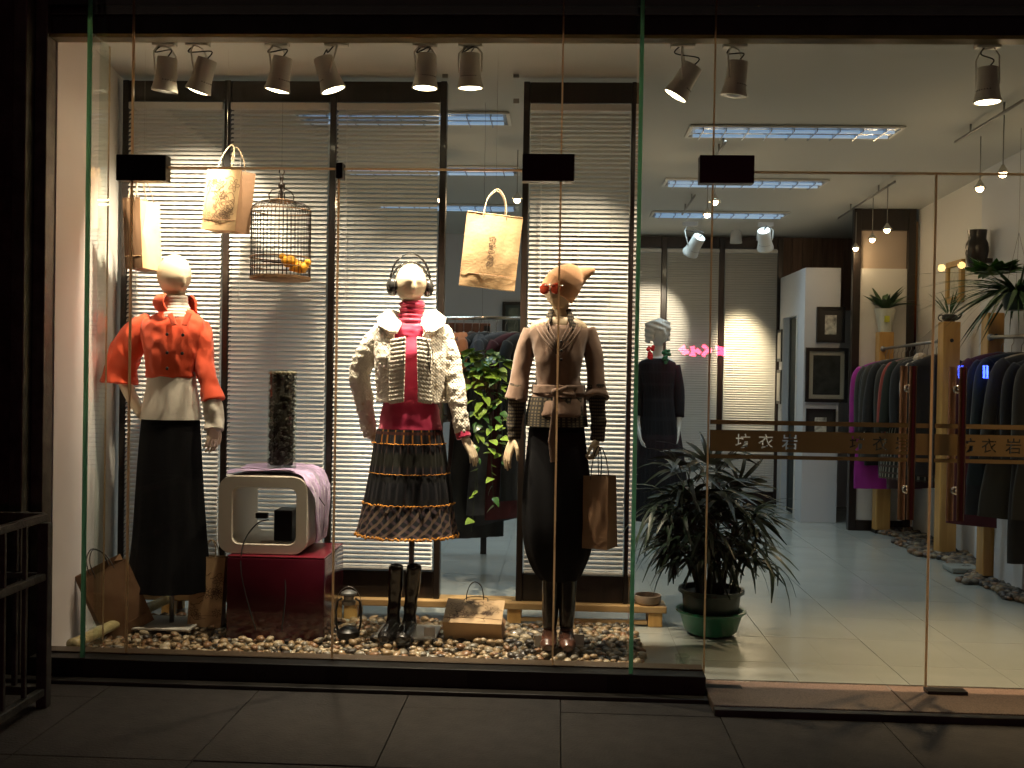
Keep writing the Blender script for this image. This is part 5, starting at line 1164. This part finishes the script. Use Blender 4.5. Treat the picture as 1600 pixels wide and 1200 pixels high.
for (px, py, lab, fl) in ((452, 409, 'yellow toy bird on the perch inside the birdcage', -1), (470, 418, 'yellow toy bird lower down, against the cage bars', 1)):
    c = P(px, py, YC - .05); q = MB(); q.tube([c + Vector((fl * x, 0, z)) for x, z in ((-.055, -.010), (-.03, -.004), (-.012, 0), (.012, .002), (.024, .010), (.030, .018))], [.006, .018, .028, .028, .018, .011], 14); q.ball(c + Vector((fl * .032, 0, .024)), .0165, 8)
    q.tube([c + Vector((fl * .042, 0, .020)), c + Vector((fl * .052, 0, .018))], [.004, .001], 6)
    o = remesh(q, 'toy_bird', yb_, None, .0028, 2); tag(o, lab, 'toy bird')

# ------------------------------------------------------------------ red cube, ring stool, scarf, vase
a, b_ = P(352, 1000, .42), P(506, 1000, .42); zt = P(430, 872, .42).z
t = thing('red_cube', 'glossy dark red cube standing on the pebbles under the ring stool', 'cube stool', ((a.x + b_.x) / 2, .62, .02)); q = MB(); q.box((a.x, .42, .012), (b_.x, .83, zt), bev=.012); q.build('body', M['redbox'], t, True, 30)
q = MB(); q.box((a.x + .004, .424, zt + .0005), (b_.x - .004, .826, zt + .006), bev=.003); q.build('lid', mat('red_lid', (.16, .008, .02), .3, var=.1, coat=.4), t)
x0, x1, z0, z1 = P(342, 800, .46).x, P(478, 800, .46).x, zt + .008, P(410, 744, .46).z
def rrect(x0, x1, z0, z1, r, n=8):
    pts = []
    for cx, cz, a0 in ((x1 - r, z1 - r, 0), (x0 + r, z1 - r, 90), (x0 + r, z0 + r, 180), (x1 - r, z0 + r, 270)):
        for i in range(n + 1): a = R(a0 + 90 * i / n); pts.append((cx + r * math.cos(a), cz + r * math.sin(a)))
    return pts
th = .062; o_ = rrect(x0, x1, z0, z1, .062); i_ = rrect(x0 + th, x1 - th * .75, z0 + th * .75, z1 - th * .85, .035); n = len(o_); q = MB(); vs = []
for yy, e in ((.46, .006), (.466, 0), (.86, 0), (.866, .006)):
    for (pts, s_) in ((o_, -1), (i_, 1)):
        cx = (x0 + x1) / 2; cz = (z0 + z1) / 2; vs += [Vector((x + (cx - x) * e * -s_ * -3 * (1 if s_ < 0 else -1), yy, z + (cz - z) * e * 3 * (1 if s_ < 0 else -1))) for x, z in pts]
fs = []
for r in range(3):
    for k in range(n):
        k2 = (k + 1) % n; A0 = r * 2 * n; B0 = (r + 1) * 2 * n
        fs.append((A0 + k, A0 + k2, B0 + k2, B0 + k)); fs.append((A0 + n + k2, A0 + n + k, B0 + n + k, B0 + n + k2))
for k in range(n):
    k2 = (k + 1) % n; fs.append((k2, k, n + k, n + k2)); E0 = 3 * 2 * n; fs.append((E0 + k, E0 + k2, E0 + n + k2, E0 + n + k))
q.add(vs, fs); tag(q.build('ring_stool', M['ringwhite'], None, True, 40), 'cream rounded ring stool standing on the red cube', 'stool')
# scarf draped over the stool, over one side
t_scarf = mat('lilac_scarf', (.50, .36, .58), .6, var=.45, vscale=7, bump=.2, bscale=120, sheen=.5)
pth = [(x0 + .03, z1 + .003), (x0 + .10, z1 + .007), (x1 - .10, z1 + .008), (x1 - .035, z1 - .006), (x1 - .002, z1 - .045), (x1 + .014, z1 - .10), (x1 + .016, z1 - .22), (x1 + .014, z0 + .04)]
sp_ = spline(pth, 8); m = len(sp_) - 1
def sc(u, v):
    x, z = sp_[min(m, int(round(u * m)))]; yy = .475 + .385 * v; f = .012 * abs(math.sin(v * 17 + u * 6 + 2 * noise.noise(Vector((u * 4, v * 4, 1))))) + .010 * abs(noise.noise(Vector((u * 5, v * 9, 4)))) + .003
    if u > .55: yy = .475 + .385 * (.5 + (v - .5) * (1 - .45 * (u - .55) / .45)); return Vector((x + f, yy, z))
    if u > .4: return Vector((x + f * .7, yy, z + f * .7))
    return Vector((x - .01 * math.sin(v * 9), yy - .01 * (1 - v) * math.sin(u * 20), z + f))
q = MB(); q.grid(sc, m, 60); tag(q.build('scarf', t_scarf, None, True), 'crumpled lilac and cream scarf draped over the ring stool', 'scarf')
for i, pts in enumerate(([(x0 + .06, .55, z1 + .022), (x0 + .12, .52, z1 + .03), (x0 + .20, .50, z1 + .028), (x0 + .27, .55, z1 + .035)], [(x1 - .08, .50, z1 + .02), (x1 - .01, .52, z1 - .02), (x1 + .035, .6, z1 - .12), (x1 + .05, .62, z1 - .15)])):
    q = MB(); q.tube([Vector(p) for p in spline(pts, 5)], .0022, 6); tag(q.build('cable', M['cable'], None, True), ('thin black cable lying across the lilac scarf', 'thin black cable hanging over the scarf side')[i], 'cable')
pv = P(440, 720, .66); pv.z = z1 + .022; hv = P(440, 578, .66).z - pv.z; rv = .069
t = thing('glass_vase', 'tall clear cylinder vase packed with dark pebbles on the lilac scarf', 'vase', pv)
q = MB(); q.lathe([(.0001, 0), (rv, 0), (rv, hv), (rv - .003, hv), (rv - .003, .006), (.0001, .006)], 32, c=pv, cap=False); q.build('glass', M['glass'], t, True, 40)
q = MB(); q.lathe([(.0001, .012), (rv - .016, .012), (rv - .016, hv - .02), (.0001, hv - .016)], 20, c=pv); q.build('filling_core', M['soil'], t, True)
rg = random.Random(3); q = MB()
for i in range(420):
    z = .02 + (hv - .035) * i / 420; a = rg.uniform(0, 6.28); rr = rv - .014 - (0 if rg.random() < .8 else .02); q.ball(pv + Vector((rr * math.cos(a), rr * math.sin(a), z)), (rg.uniform(.007, .013), rg.uniform(.007, .012), rg.uniform(.005, .009)), 4, Matrix.Rotation(rg.uniform(0, 3), 3, 'X'))
o = q.build('pebble_filling', mat('dark_filling', (.045, .032, .022), .35, var=.8, vscale=30), t, True); o['kind'] = 'stuff'
q = MB()
for i in range(16): a = 2 * PI * i / 16; q.ball(pv + Vector(((rv - .016) * math.cos(a), (rv - .016) * math.sin(a), hv - .014)), (.012, .012, .010), 5)
o = q.build('top_pebbles', mat('shell_filling', (.42, .34, .24), .5, var=.3), t, True); o['kind'] = 'stuff'
# black transformer and its cables inside the stool
a, b_ = P(429, 858, .56), P(458, 797, .56); t = thing('black_box', 'small black electrical box inside the ring stool', 'electrical box', ((a.x + b_.x) / 2, .56, a.z)); q = MB(); q.box((a.x, .54, z0 + .05), (b_.x, .66, b_.z), bev=.004); q.build('body', M['black'], t)
c = P(438, 858, .52); q = MB(); q.tube([Vector(p) for p in spline([tuple(P(445, 852, .53)), tuple(P(444, 880, .445)), tuple(P(446, 930, .41)), tuple(P(440, 985, .39))], 6)], .003, 6); q.tube([Vector(p) for p in spline([tuple(P(420, 812, .52)), tuple(P(402, 818, .50)), tuple(P(382, 845, .46)), tuple(P(376, 885, .415)), tuple(P(384, 930, .405)), tuple(P(400, 985, .40))], 6)], .0032, 6); q.build('cable', M['cable'], t, True)
for i, (px, py) in enumerate(((408, 806), (416, 848), (408, 858))):
    c = P(px, py, .52); q = MB(); q.box((c.x - .025, .51, c.z - .012), (c.x + .03, .54, c.z + .014), bev=.004); q.build('plug', M['ringwhite' if i else 'black'], t)

# ------------------------------------------------------------------ boots and lantern
bt = thing('boots', 'pair of tall black leather boots under the tiered skirt', 'boots', (P(625, 1000, .5).x, .5, 0))
for i, (px, lean) in enumerate(((611, 8), (637, 10))):
    a = P(px, 995, .48); top = P(px + lean, 884, .52); q = MB(); z = .045
    q.tube([Vector(p) for p in spline([(*top, .034), (top.x * .6 + a.x * .4, .54, top.z * .6 + .4 * .15, .033), (a.x + .002, .545, .17, .030), (a.x, .54, .115, .031), (a.x, .53, .075, .036)], 5) for p in [p[:3]]], [p[3] for p in spline([(*top, .034), (0, 0, 0, .036), (0, 0, 0, .030), (0, 0, 0, .031), (0, 0, 0, .037)], 5)], 20)
    q.tube([Vector((a.x, .555, z + .025)), Vector((a.x, .50, z + .03)), Vector((a.x - .004, .43, z + .022)), Vector((a.x - .008, .375, z + .014)), Vector((a.x - .01, .345, z + .010))], [.024, .037, .038, .038, .022], 18, flat=(Vector((0, 0, 1)), .78))
    o = remesh(q, 'boot', M['leather'], bt, .0042, 4, lambda v: .0022 * noise.noise(v * 26) + .002 * math.sin(v.z * 90) * math.exp(-((v.z - .15) / .06) ** 2))
    q = MB(); q.box((a.x - .030, .35, z - .014), (a.x + .030, .50, z - .001), bev=.006); q.box((a.x - .026, .515, z - .026), (a.x + .026, .575, z + .004), bev=.004); q.build('sole', M['black'], o)
t = thing('hurricane_lantern', 'small dark hurricane lantern standing on the pebbles beside the red cube', 'lantern', (P(544, 1000, .45).x, .45, .03)); cx = t.location.x; c = Vector((cx, .45, .035))
q = MB(); q.lathe([(.0001, 0), (.048, 0), (.052, .008), (.050, .03), (.035, .042), (.022, .05)], 24, c=c); q.build('tank', M['black'], t, True, 40)
q = MB(); q.lathe([(.022, .052), (.038, .075), (.042, .10), (.034, .13), (.024, .148)], 24, c=c, cap=False); q.build('globe', M['glass'], t, True)
q = MB(); q.lathe([(.030, .150), (.032, .165), (.022, .172), (.024, .19), (.038, .196), (.036, .204), (.016, .214), (.0001, .216)], 24, c=c); q.build('chimney_cap', M['steel'], t, True, 40)
for s_ in (-1, 1): q = MB(); q.tube([c + Vector((s_ * x, 0, z)) for x, z in ((.046, .02), (.055, .06), (.058, .12), (.050, .165), (.030, .178))], .005, 8); q.build('side_tube', M['black'], t, True)
q = MB(); q.tube([c + Vector((.062 * math.cos(a), .0, .13 + .10 * math.sin(a))) for a in [PI * i / 16 for i in range(17)]], .0015, 5); q.build('bail_handle', M['steel'], t, True)

# ------------------------------------------------------------------ pebbles
peb_m = [mat('pebble_%s' % n, c, .38, var=.3, vscale=28, coat=.1) for n, c in (('tan', (.27, .185, .10)), ('grey', (.16, .135, .10)), ('pale', (.36, .29, .19)), ('rust', (.20, .105, .05)), ('dark', (.05, .04, .033)))]
def pebble_mesh(seed, n=6):
    q = MB(); rg = random.Random(seed); off = Vector((seed * 3.1, 0, 0)); s = Vector((1, rg.uniform(.62, .85), rg.uniform(.40, .58)))
    q.ball((0, 0, 0), 1, n, None, lambda d: Vector((d.x * s.x, d.y * s.y, d.z * s.z)) * (1 + .22 * noise.noise(d * 1.1 + off))); return q
pm_ = []
for k in range(8):
    for mm in peb_m: me = pebble_mesh(k, 5).mesh('pebble'); me.shade_smooth(); me.materials.append(mm); pm_.append(me)
bed = thing('pebble_bed', 'bed of loose river pebbles spread over the display window floor', 'pebbles', (-.8, .4, 0)); rg = random.Random(12); placed = []
def inside(x, y):
    edge = .42 + .10 * math.sin(x * 9) + .05 * math.sin(x * 23)       # pebbles thin out by the green fin
    if x > edge - .25 * max(0, .3 - y): return False
    return -2.1 < x and .085 < y < .92 + .05 * math.sin(x * 7)
def weight(): return rg.choices(range(5), (5, 3, 2.4, 1.6, 1.2))[0]
spots = []
cells = {}
tries = 0
while tries < 24000 and len(spots) < 1500:
    tries += 1; x = rg.uniform(-2.12, .5); y = .085 + .85 * rg.random() ** 1.15
    if not inside(x, y): continue
    if -1.50 < x < -1.05 and .43 < y < .84: continue
    if x < -1.62 and .50 < y and rg.random() < .75: continue        # bare floor by the base plate
    r = rg.uniform(.015, .029); key = (int(x / .06), int(y / .06)); ok = True
    for i in (-1, 0, 1):
        for j in (-1, 0, 1):
            for (a, b_, c) in cells.get((key[0] + i, key[1] + j), ()):
                if (a - x) ** 2 + (b_ - y) ** 2 < (.70 * (c + r)) ** 2: ok = False; break
    if ok: spots.append((x, y, r)); cells.setdefault(key, []).append((x, y, r))
top = []
for _ in range(260):
    x = rg.uniform(-1.9, .2); y = rg.uniform(.12, .6)
    if inside(x, y) and not (-1.50 < x < -1.05 and .40 < y): top.append((x, y, rg.uniform(.014, .026)))
allp = [(x, y, r, .45 * r) for x, y, r in spots] + [(x, y, r, .030) for x, y, r in top]
allp.sort(key=lambda s: -s[2] / (s[1] + 4.2) + (0 if s[1] < .5 else .01))
rest = [MB() for _ in peb_m]
for i, (x, y, r, z) in enumerate(allp):
    mi = weight(); k = rg.randrange(8); rot = (rg.uniform(-.3, .3), rg.uniform(-.3, .3), rg.uniform(0, 6.28))
    if i < 298:
        o = link('pebble', pm_[k * 5 + mi], None, bed); o.location = Vector((x, y, z + .002)) - origin(bed); o.rotation_euler = rot; o.scale = (r, r, r)
    else:
        from mathutils import Euler
        Mx = Matrix.Translation((x, y, z + .002)) @ Euler(rot).to_matrix().to_4x4() @ Matrix.Scale(r, 4); rest[mi].add([Mx @ v.co for v in pm_[k * 5].vertices], [tuple(p.vertices) for p in pm_[k * 5].polygons])
big = MB()
for mi, q in enumerate(rest): big.cur = mi; big.add(q.v, q.f)
o = big.build('small_pebbles', peb_m, bed, True); o['kind'] = 'stuff'
# pebble strip along the side wall: too far to pick apart
big = MB(); rg2 = random.Random(9); pm2 = pebble_mesh(2, 4)
for i in range(1500):
    y = rg2.uniform(1.5, 4.5); edge = 2.60 + .06 * math.sin(y * 5) + .05 * math.sin(y * 13); x = edge + (WR - .02 - edge) * rg2.random(); r = rg2.uniform(.02, .035); big.cur = rg2.choices(range(5), (2, 4, .8, 1.5, 5))[0]
    Mx = Matrix.Translation((x, y, .4 * r + rg2.random() * .012)) @ Matrix.Rotation(rg2.uniform(0, 6), 4, 'Z') @ Matrix.Scale(r, 4); big.add([Mx @ Vector(v) for v in pm2.v], pm2.f)
tag(big.build('pebble_strip', peb_m, None, True), 'strip of dark river pebbles along the foot of the side wall', 'pebbles', kind='stuff')
# bamboo pole, cards, bowl, small things
a, b_ = P(112, 1000, .12), P(262, 930, .88); a.z = .055; b_.z = .09
q = MB(); n = 24; q.tube([a.lerp(b_, i / n) for i in range(n + 1)], [.024 + (.003 if i % 6 == 0 else 0) for i in range(n + 1)], 16); tag(q.build('bamboo_pole', M['bamboo'], None, True), 'pale bamboo pole lying aslant beside the orange jacket mannequin', 'pole')
for px, py, y, w_, lab in ((597, 992, .47, .05, 'small white price card standing before the black boots'), (846, 1004, .38, .06, 'white card beside the brown ankle boots'), (904, 1000, .42, .05, 'small grey card behind the brown ankle boots')):
    c = P(px + (74 if px == 597 else 0), py, y); q = MB(); q.box((c.x - w_ / 2, y, .035), (c.x + w_ / 2, y + .003, .085), Matrix.Translation((0, 0, 0)), bev=.0008); tag(q.build('card', M['paper'], None), lab, 'card')
c = P(1012, 950, 1.0); q = MB(); q.lathe([(.0001, 0), (.055, 0), (.066, .012), (.068, .045), (.062, .045), (.058, .012), (.0001, .008)], 28, c=(c.x, 1.0, .1035)); tag(q.build('bowl', mat('beige_bowl', (.36, .27, .20), .4, var=.1), None, True, 40), 'round beige wooden bowl on the bench end beside the palm', 'bowl')
q = MB(); c = P(1066, 1056, .16); q.lathe([(.0001, .002), (.026, .002), (.032, .075), (.030, .075), (.025, .006), (.0001, .006)], 24, c=(c.x, .16, 0), cap=False); tag(q.build('drinking_glass', M['glass'], None, True, 40), 'empty drinking glass on the tiles behind the display sill', 'glass')
c = P(268, 940, .66); q = MB(); q.tube([(c.x, .66, .0), (c.x, .66, .15)], .007, 10); tag(q.build('metal_peg', M['steel'], None, True), 'short metal peg on the white base plate beside the tan bag', 'peg')

# ------------------------------------------------------------------ plants
def leaf_mesh(name, ln, wd, curl, m, fold=.15, n=6, tip=1.0, heart=False):
    q = MB(); vs = []; fs = []
    for i in range(n + 1):
        t = i / n; w_ = wd * (math.sin(PI * min(1, t ** (.55 if heart else .7)) ) ** (.7 if heart else .8) * (1 - .25 * t) + .02); a = -curl * t
        y = ln * t; z = -curl * ln * t * t
        vs += [Vector((-w_ / 2, y, z + fold * w_ * .5)), Vector((0, y, z)), Vector((w_ / 2, y, z + fold * w_ * .5))]
    for i in range(n):
        k = i * 3; fs += [(k, k + 1, k + 4, k + 3), (k + 1, k + 2, k + 5, k + 4)]
    q.add(vs, fs); me = q.mesh(name); me.shade_smooth(); me.materials.append(m); return me
def orient(o, loc, d, roll=0, s=1, off=None):
    d = Vector(d).normalized(); o.location = Vector(loc) - (off or Vector((0, 0, 0))); o.rotation_mode = 'QUATERNION'
    qn = d.to_track_quat('Y', 'Z'); o.rotation_quaternion = qn @ Matrix.Rotation(roll, 3, 'Y').to_quaternion(); o.scale = (s, s, s)
# potted lady palm
YP = .84; pb_ = P(1110, 985, YP); pb_.z = 0
t = thing('potted_palm', 'bushy dark lady palm in a green pot inside the entrance', 'potted plant', (pb_.x, YP, 0)); o0 = origin(t); c = Vector((pb_.x, YP, 0))
q = MB(); q.lathe([(.0001, .05), (.118, .05), (.125, .07), (.142, .20), (.158, .205), (.158, .222), (.144, .222), (.138, .20), (.0001, .19)], 40, c=c); q.build('pot', M['terracotta'], t, True, 40)
q = MB(); q.lathe([(.0001, .190), (.137, .196)], 30, c=c, cap=False); q.build('soil', M['soil'], t, True)
rg = random.Random(4); frond_m = []
for k in range(7):
    q = MB(); nl = rg.choice((5, 6, 7)); sp = 2.5
    for i in range(nl):
        a = -sp / 2 + sp * i / (nl - 1) + rg.uniform(-.1, .1); ln = rg.uniform(.17, .25) * (1 - .15 * abs(a)); w_ = rg.uniform(.018, .027); dr = rg.uniform(.15, .85); vs = []
        for j in range(6):
            s_ = j / 5; ww = w_ * (.35 + .65 * math.sin(PI * min(1, s_ * .9 + .08))) * (1 if s_ < .95 else .5); ctr = Vector((math.sin(a) * ln * s_, math.cos(a) * ln * s_, .02 * math.sin(PI * s_) - dr * ln * s_ * s_)); pr = Vector((math.cos(a), -math.sin(a), 0)) * ww / 2
            vs += [ctr - pr + Vector((0, 0, ww * .15)), ctr, ctr + pr + Vector((0, 0, ww * .15))]
        q.add(vs, [(j * 3 + c_, j * 3 + c_ + 1, j * 3 + c_ + 4, j * 3 + c_ + 3) for j in range(5) for c_ in (0, 1)])
    me = q.mesh('frond'); me.shade_smooth(); me.materials.append(M['palm']); frond_m.append(me)
for k in range(11):
    a = rg.uniform(0, 6.28); r0 = .10 * math.sqrt(rg.random()); lean = rg.uniform(.05, .22); h = rg.uniform(.30, .54); b0 = c + Vector((r0 * math.cos(a), r0 * math.sin(a), .19)); tp = b0 + Vector((lean * math.cos(a), lean * math.sin(a), h))
    if k == 0: tp = c + Vector((0, 0, .74)); b0 = c + Vector((0, 0, .19))
    st = [b0, b0.lerp(tp, .35) + Vector((0, 0, .02)), b0.lerp(tp, .7) + Vector((0, 0, .02)), tp]
    q = MB(); q.tube(st, [.011, .010, .009, .006] if k else [.022, .020, .015, .008], 8); q.build('cane', M['palm2'], t, True)
    for j in range(8 if k else 14):
        f = .42 + .58 * j / 7 if k else .4 + .6 * j / 13; p = b0.lerp(tp, min(1, f)) + Vector((0, 0, .015)); az = rg.uniform(0, 6.28) if rg.random() < .6 else a + rg.uniform(-1.5, 1.5); el = rg.uniform(-.2, 1.0) + .5 * (f - .6)
        d = Vector((math.cos(az) * math.cos(el), math.sin(az) * math.cos(el), math.sin(el))); pl = rg.uniform(.04, .19); e = p + d * pl
        if (e - c).xy.length > .25: e = c + Vector((*((e - c).xy.normalized() * .25), e.z))
        if e.z > .86: e.z = .86 - .06 * rg.random()
        q = MB(); q.tube([p, p.lerp(e, .6) + Vector((0, 0, .008)), e], .0024, 5); q.build('leaf_stalk', M['palm2'], t, True)
        o = link('frond', rg.choice(frond_m), None, t); orient(o, e, d + Vector((0, 0, -.15)), rg.uniform(-.5, .5), rg.uniform(.8, 1.12), o0)
q = MB(); q.lathe([(.0001, .004), (.105, .004), (.125, .02), (.150, .10), (.168, .112), (.168, .120), (.150, .120), (.140, .10), (.118, .03), (.0001, .014)], 44, c=c); tag(q.build('basin', M['basin'], None, True, 40), 'green plastic basin under the potted palm', 'basin')

# trailing golden pothos in a hanging basket
YH = 1.45; pc_ = P(752, 592, YH); t = thing('hanging_plant', 'trailing bright green heart leaved plant in a wicker basket between the screens', 'hanging plant', pc_); o0 = origin(t)
q = MB(); q.lathe([(.0001, -.055), (.085, -.055), (.105, .045), (.108, .05), (.098, .05), (.0001, .035)], 28, c=pc_); q.build('basket', M['basket'], t, True, 40)
for a in (0, 2.1, 4.2): q = MB(); q.tube([pc_ + Vector((.10 * math.cos(a), .10 * math.sin(a), .045)), (pc_.x, YH, pc_.z + .35), (pc_.x, YH, zc(YH))], .0008, 4); q.build('hanger_wire', M['corddark'], t)
lm = [leaf_mesh('leaf', 1, .82, .25, M['pothos'], heart=True), leaf_mesh('leaf', 1, .80, .45, M['pothosd'], heart=True), leaf_mesh('leaf', 1, .85, .10, M['pothos'], heart=True)]
rg = random.Random(6)
def leafat(p, d, s, mm=None):
    o = link('leaf', mm or rg.choice(lm), None, t); orient(o, p, d, rg.uniform(-.6, .6), s, o0)
for i in range(44):     # crown over the basket rim
    a = rg.uniform(0, 6.28); r = rg.uniform(.02, .15); p = pc_ + Vector((r * math.cos(a) * 1.15, r * math.sin(a) * .8, .065 + .08 * (1 - r / .17) + rg.uniform(-.01, .03))); leafat(p, Vector((math.cos(a) * .8, math.sin(a) * .8 - .5, rg.uniform(-.5, .35))), rg.uniform(.060, .098))
for (dx, dy, L_, sw) in ((-.05, -.10, .20, .03), (.04, -.11, .70, .05), (.02, -.12, .82, -.05), (.075, -.09, .42, .04), (.10, -.08, .38, .03), (.12, -.06, .30, .04), (-.09, -.09, .22, -.03), (.06, -.12, .60, .02), (.09, -.1, .28, .05), (-.02, -.12, .62, .02), (.13, -.07, .20, .05), (.03, -.13, .36, .0), (.11, -.10, .46, .02)):
    pts = [Vector(p) for p in spline([(pc_.x + dx * .8, YH + dy * .8, pc_.z + .06), (pc_.x + dx, YH + dy - .02, pc_.z + .02), (pc_.x + dx + sw * .4, YH + dy - .02, pc_.z - L_ * .45), (pc_.x + dx + sw, YH + dy, pc_.z - L_)], 6)]
    q = MB(); q.tube(pts, .0018, 5); q.build('vine', M['palm2'], t, True)
    for k in range(int(L_ / .036)):
        if rg.random() < .22: continue
        f = (k + .5) / int(L_ / .036) * (len(pts) - 1); i0 = int(f); p = pts[i0].lerp(pts[min(i0 + 1, len(pts) - 1)], f - i0); sd = 1 if k % 2 else -1
        leafat(p, Vector((sd * rg.uniform(.3, 1), -rg.uniform(.3, .9), rg.uniform(-.8, .1))), rg.uniform(.045, .082) * (1 - .25 * k * .036 / L_))
# aspidistra in a white pot on the far post, spider plants by the wall
def tuft(name, label, c, n, lnr, wr, m, pot=None, spread=1.2, droop=.8, upz=.9, seed=0, thin=False):
    t = thing(name, label, 'potted plant', c); o0 = origin(t); rg = random.Random(seed)
    if pot: pot(t, Vector(c))
    ms = [leaf_mesh('leaf', 1, w_, cu, m, n=7) for w_ in wr for cu in (.15 * droop, .45 * droop, .8 * droop)]
    for i in range(n):
        a = rg.uniform(0, 6.28); d = Vector((math.cos(a) * rg.uniform(.2, spread), math.sin(a) * rg.uniform(.2, spread), upz * rg.uniform(.5, 1.1))); o = link('leaf', rg.choice(ms), None, t); orient(o, Vector(c) + Vector((math.cos(a) * .02, math.sin(a) * .02, 0)), d, rg.uniform(-.3, .3), rg.uniform(*lnr), o0)
    return t
def potA(t, c):
    q = MB(); q.lathe([(.0001, -.185), (.052, -.185), (.060, -.10), (.078, -.03), (.084, 0), (.076, 0), (.066, -.03), (.0001, -.03)], 28, c=c); q.build('pot', M['skull'], t, True, 40); q = MB(); q.box((c.x - .028, c.y - .083, c.z - .11), (c.x + .012, c.y - .068, c.z - .06), bev=.003); q.build('pot_tag', mat('yellow_tag', (.5, .5, .05), .5), t)
tuft('potted_plant', 'dark broad leaved plant in a white pot on the far pine post', (pxC, 4.30, pzC + .187), 34, (.14, .26), (.20, .26), M['fern'], potA, 1.1, .7, 1.0, 1)
def potB(t, c):
    q = MB(); q.lathe([(.0001, -.055), (.030, -.055), (.052, -.035), (.050, -.008), (.030, 0), (.024, -.002)], 24, c=c); q.build('teapot_body', M['black'], t, True, 40); q = MB(); q.tube([c + Vector(v) for v in ((.045, 0, -.035), (.07, 0, -.025), (.085, 0, -.002))], [.012, .008, .006], 10); q.build('spout', M['black'], t, True); q = MB(); q.tube([c + Vector((-.05 - .028 * math.sin(a), 0, -.028 + .022 * math.cos(a))) for a in [PI * i / 10 for i in range(11)]], .004, 8); q.build('handle', M['black'], t, True)
tuft('teapot_planter', 'small dark teapot planted with thin grass on the pine post', (pxA, 3.27, pzA + .056), 22, (.12, .22), (.05, .07), M['pothosd'], potB, 1.0, .9, 1.1, 2)
def potC(t, c):
    q = MB(); q.lathe([(.0001, -.10), (.07, -.10), (.09, .0), (.08, 0), (.0001, -.02)], 24, c=c); q.build('pot', M['terracotta'], t, True, 40)
    for a in (0, 2.1, 4.2): q = MB(); q.tube([c + Vector((.085 * math.cos(a), .085 * math.sin(a), 0)), (c.x, c.y, c.z + .35), (c.x, c.y, zc(c.y))], .001, 4); q.build('hanger_wire', M['corddark'], t)
c = P(1552, 430, 2.2); tuft('hanging_plant', 'leafy light green plant hanging over the near pine post', tuple(c), 90, (.10, .19), (.42, .55), mat('bright_leaf', (.045, .15, .018), .4, var=.4, vscale=10), None, 1.2, .5, .5, 3)
c = P(1590, 458, 1.9); tuft('hanging_palm', 'dark drooping narrow leaved plant hanging beside the entrance', tuple(c), 230, (.20, .42), (.045, .07), M['fern'], potC, 1.5, 1.5, .40, 4)

# ------------------------------------------------------------------ things by the wall and outside
c0 = P(1575, 880, 1.95); t = thing('storage_box', 'plain white box on the floor behind the long black dress', 'box', (2.78, 2.0, 0)); q = MB(); q.box((2.72, 1.95, .02), (2.90, 2.35, .42), bev=.006); q.build('body', M['wallcool'], t); q = MB(); q.box((2.715, 1.945, .4205), (2.905, 2.355, .445), bev=.004); q.build('lid', M['wall'], t)
c1 = P(1490, 884, 2.6); q = MB(); q.box((2.55, 2.56, .003), (2.74, 2.74, .04), bev=.01); tag(q.build('slate_slab', mat('pale_slate', (.25, .27, .25), .5, var=.2), None), 'flat pale stone slab among the pebbles between the pine posts', 'slab')
# grey metal barrow cage standing outside
ct = thing('metal_cage', 'dark metal barred cage standing on the pavement beside the shop window', 'metal cage', (-2.2, -.75, PZ))
ya, yb2 = -1.0, -.42; xr = P(70, 900, yb2).x; zt0 = P(70, 808, yb2).z; xl = xr - .9
cm = mat('worn_grey_metal', (.10, .095, .085), .55, metal=.3, var=.5, vscale=10, bump=.2); pz = PZ + .002
def bar(a, b, r=.012, n='bar'): q = MB(); q.box((min(a[0], b[0]) - r, min(a[1], b[1]) - r, min(a[2], b[2]) - (r if a[2] == b[2] else 0)), (max(a[0], b[0]) + r, max(a[1], b[1]) + r, max(a[2], b[2]) + (r if a[2] == b[2] else 0)), bev=.003); q.build(n, cm, ct)
for y in (ya, yb2):
    for x in (xl, xr): bar((x, y, pz), (x, y, zt0 - .0205), .020, 'post')
    for z in (zt0, .0 + pz + .06, .46): bar((xl + .021, y, z), (xr - .021, y, z), .016 if z != .46 else .011, 'rail')
    for k in range(1, 8): x = xl + (xr - xl) * k / 8; bar((x, y + .001, pz + .078), (x, y + .001, .447), .009); bar((x, y + .001, .473), (x, y + .001, zt0 - .0175), .009)
for x in (xl, xr):
    for z in (zt0, pz + .06, .46): bar((x, ya + .021, z), (x, yb2 - .021, z), .014, 'rail')
    for k in range(1, 4): y = ya + (yb2 - ya) * k / 4; bar((x, y, pz + .078), (x, y, .444), .008); bar((x, y, .476), (x, y, zt0 - .0155), .008)
q = MB(); rg = random.Random(2)
tg = thing('cloth_bundle', 'crumpled grey cloth bundle lying inside the metal cage', 'bundle', (xl + .5, -.7, pz)); q.ball((xl + .5, -.69, pz + .28), (.26, .17, .19), 16, None, lambda d: Vector((d.x * .30, d.y * .18, d.z * .19)) * (1 + .35 * noise.noise(d * 2.6))); q.build('cloth', mat('grey_bundle', (.14, .13, .12), .85, var=.5), tg, True)
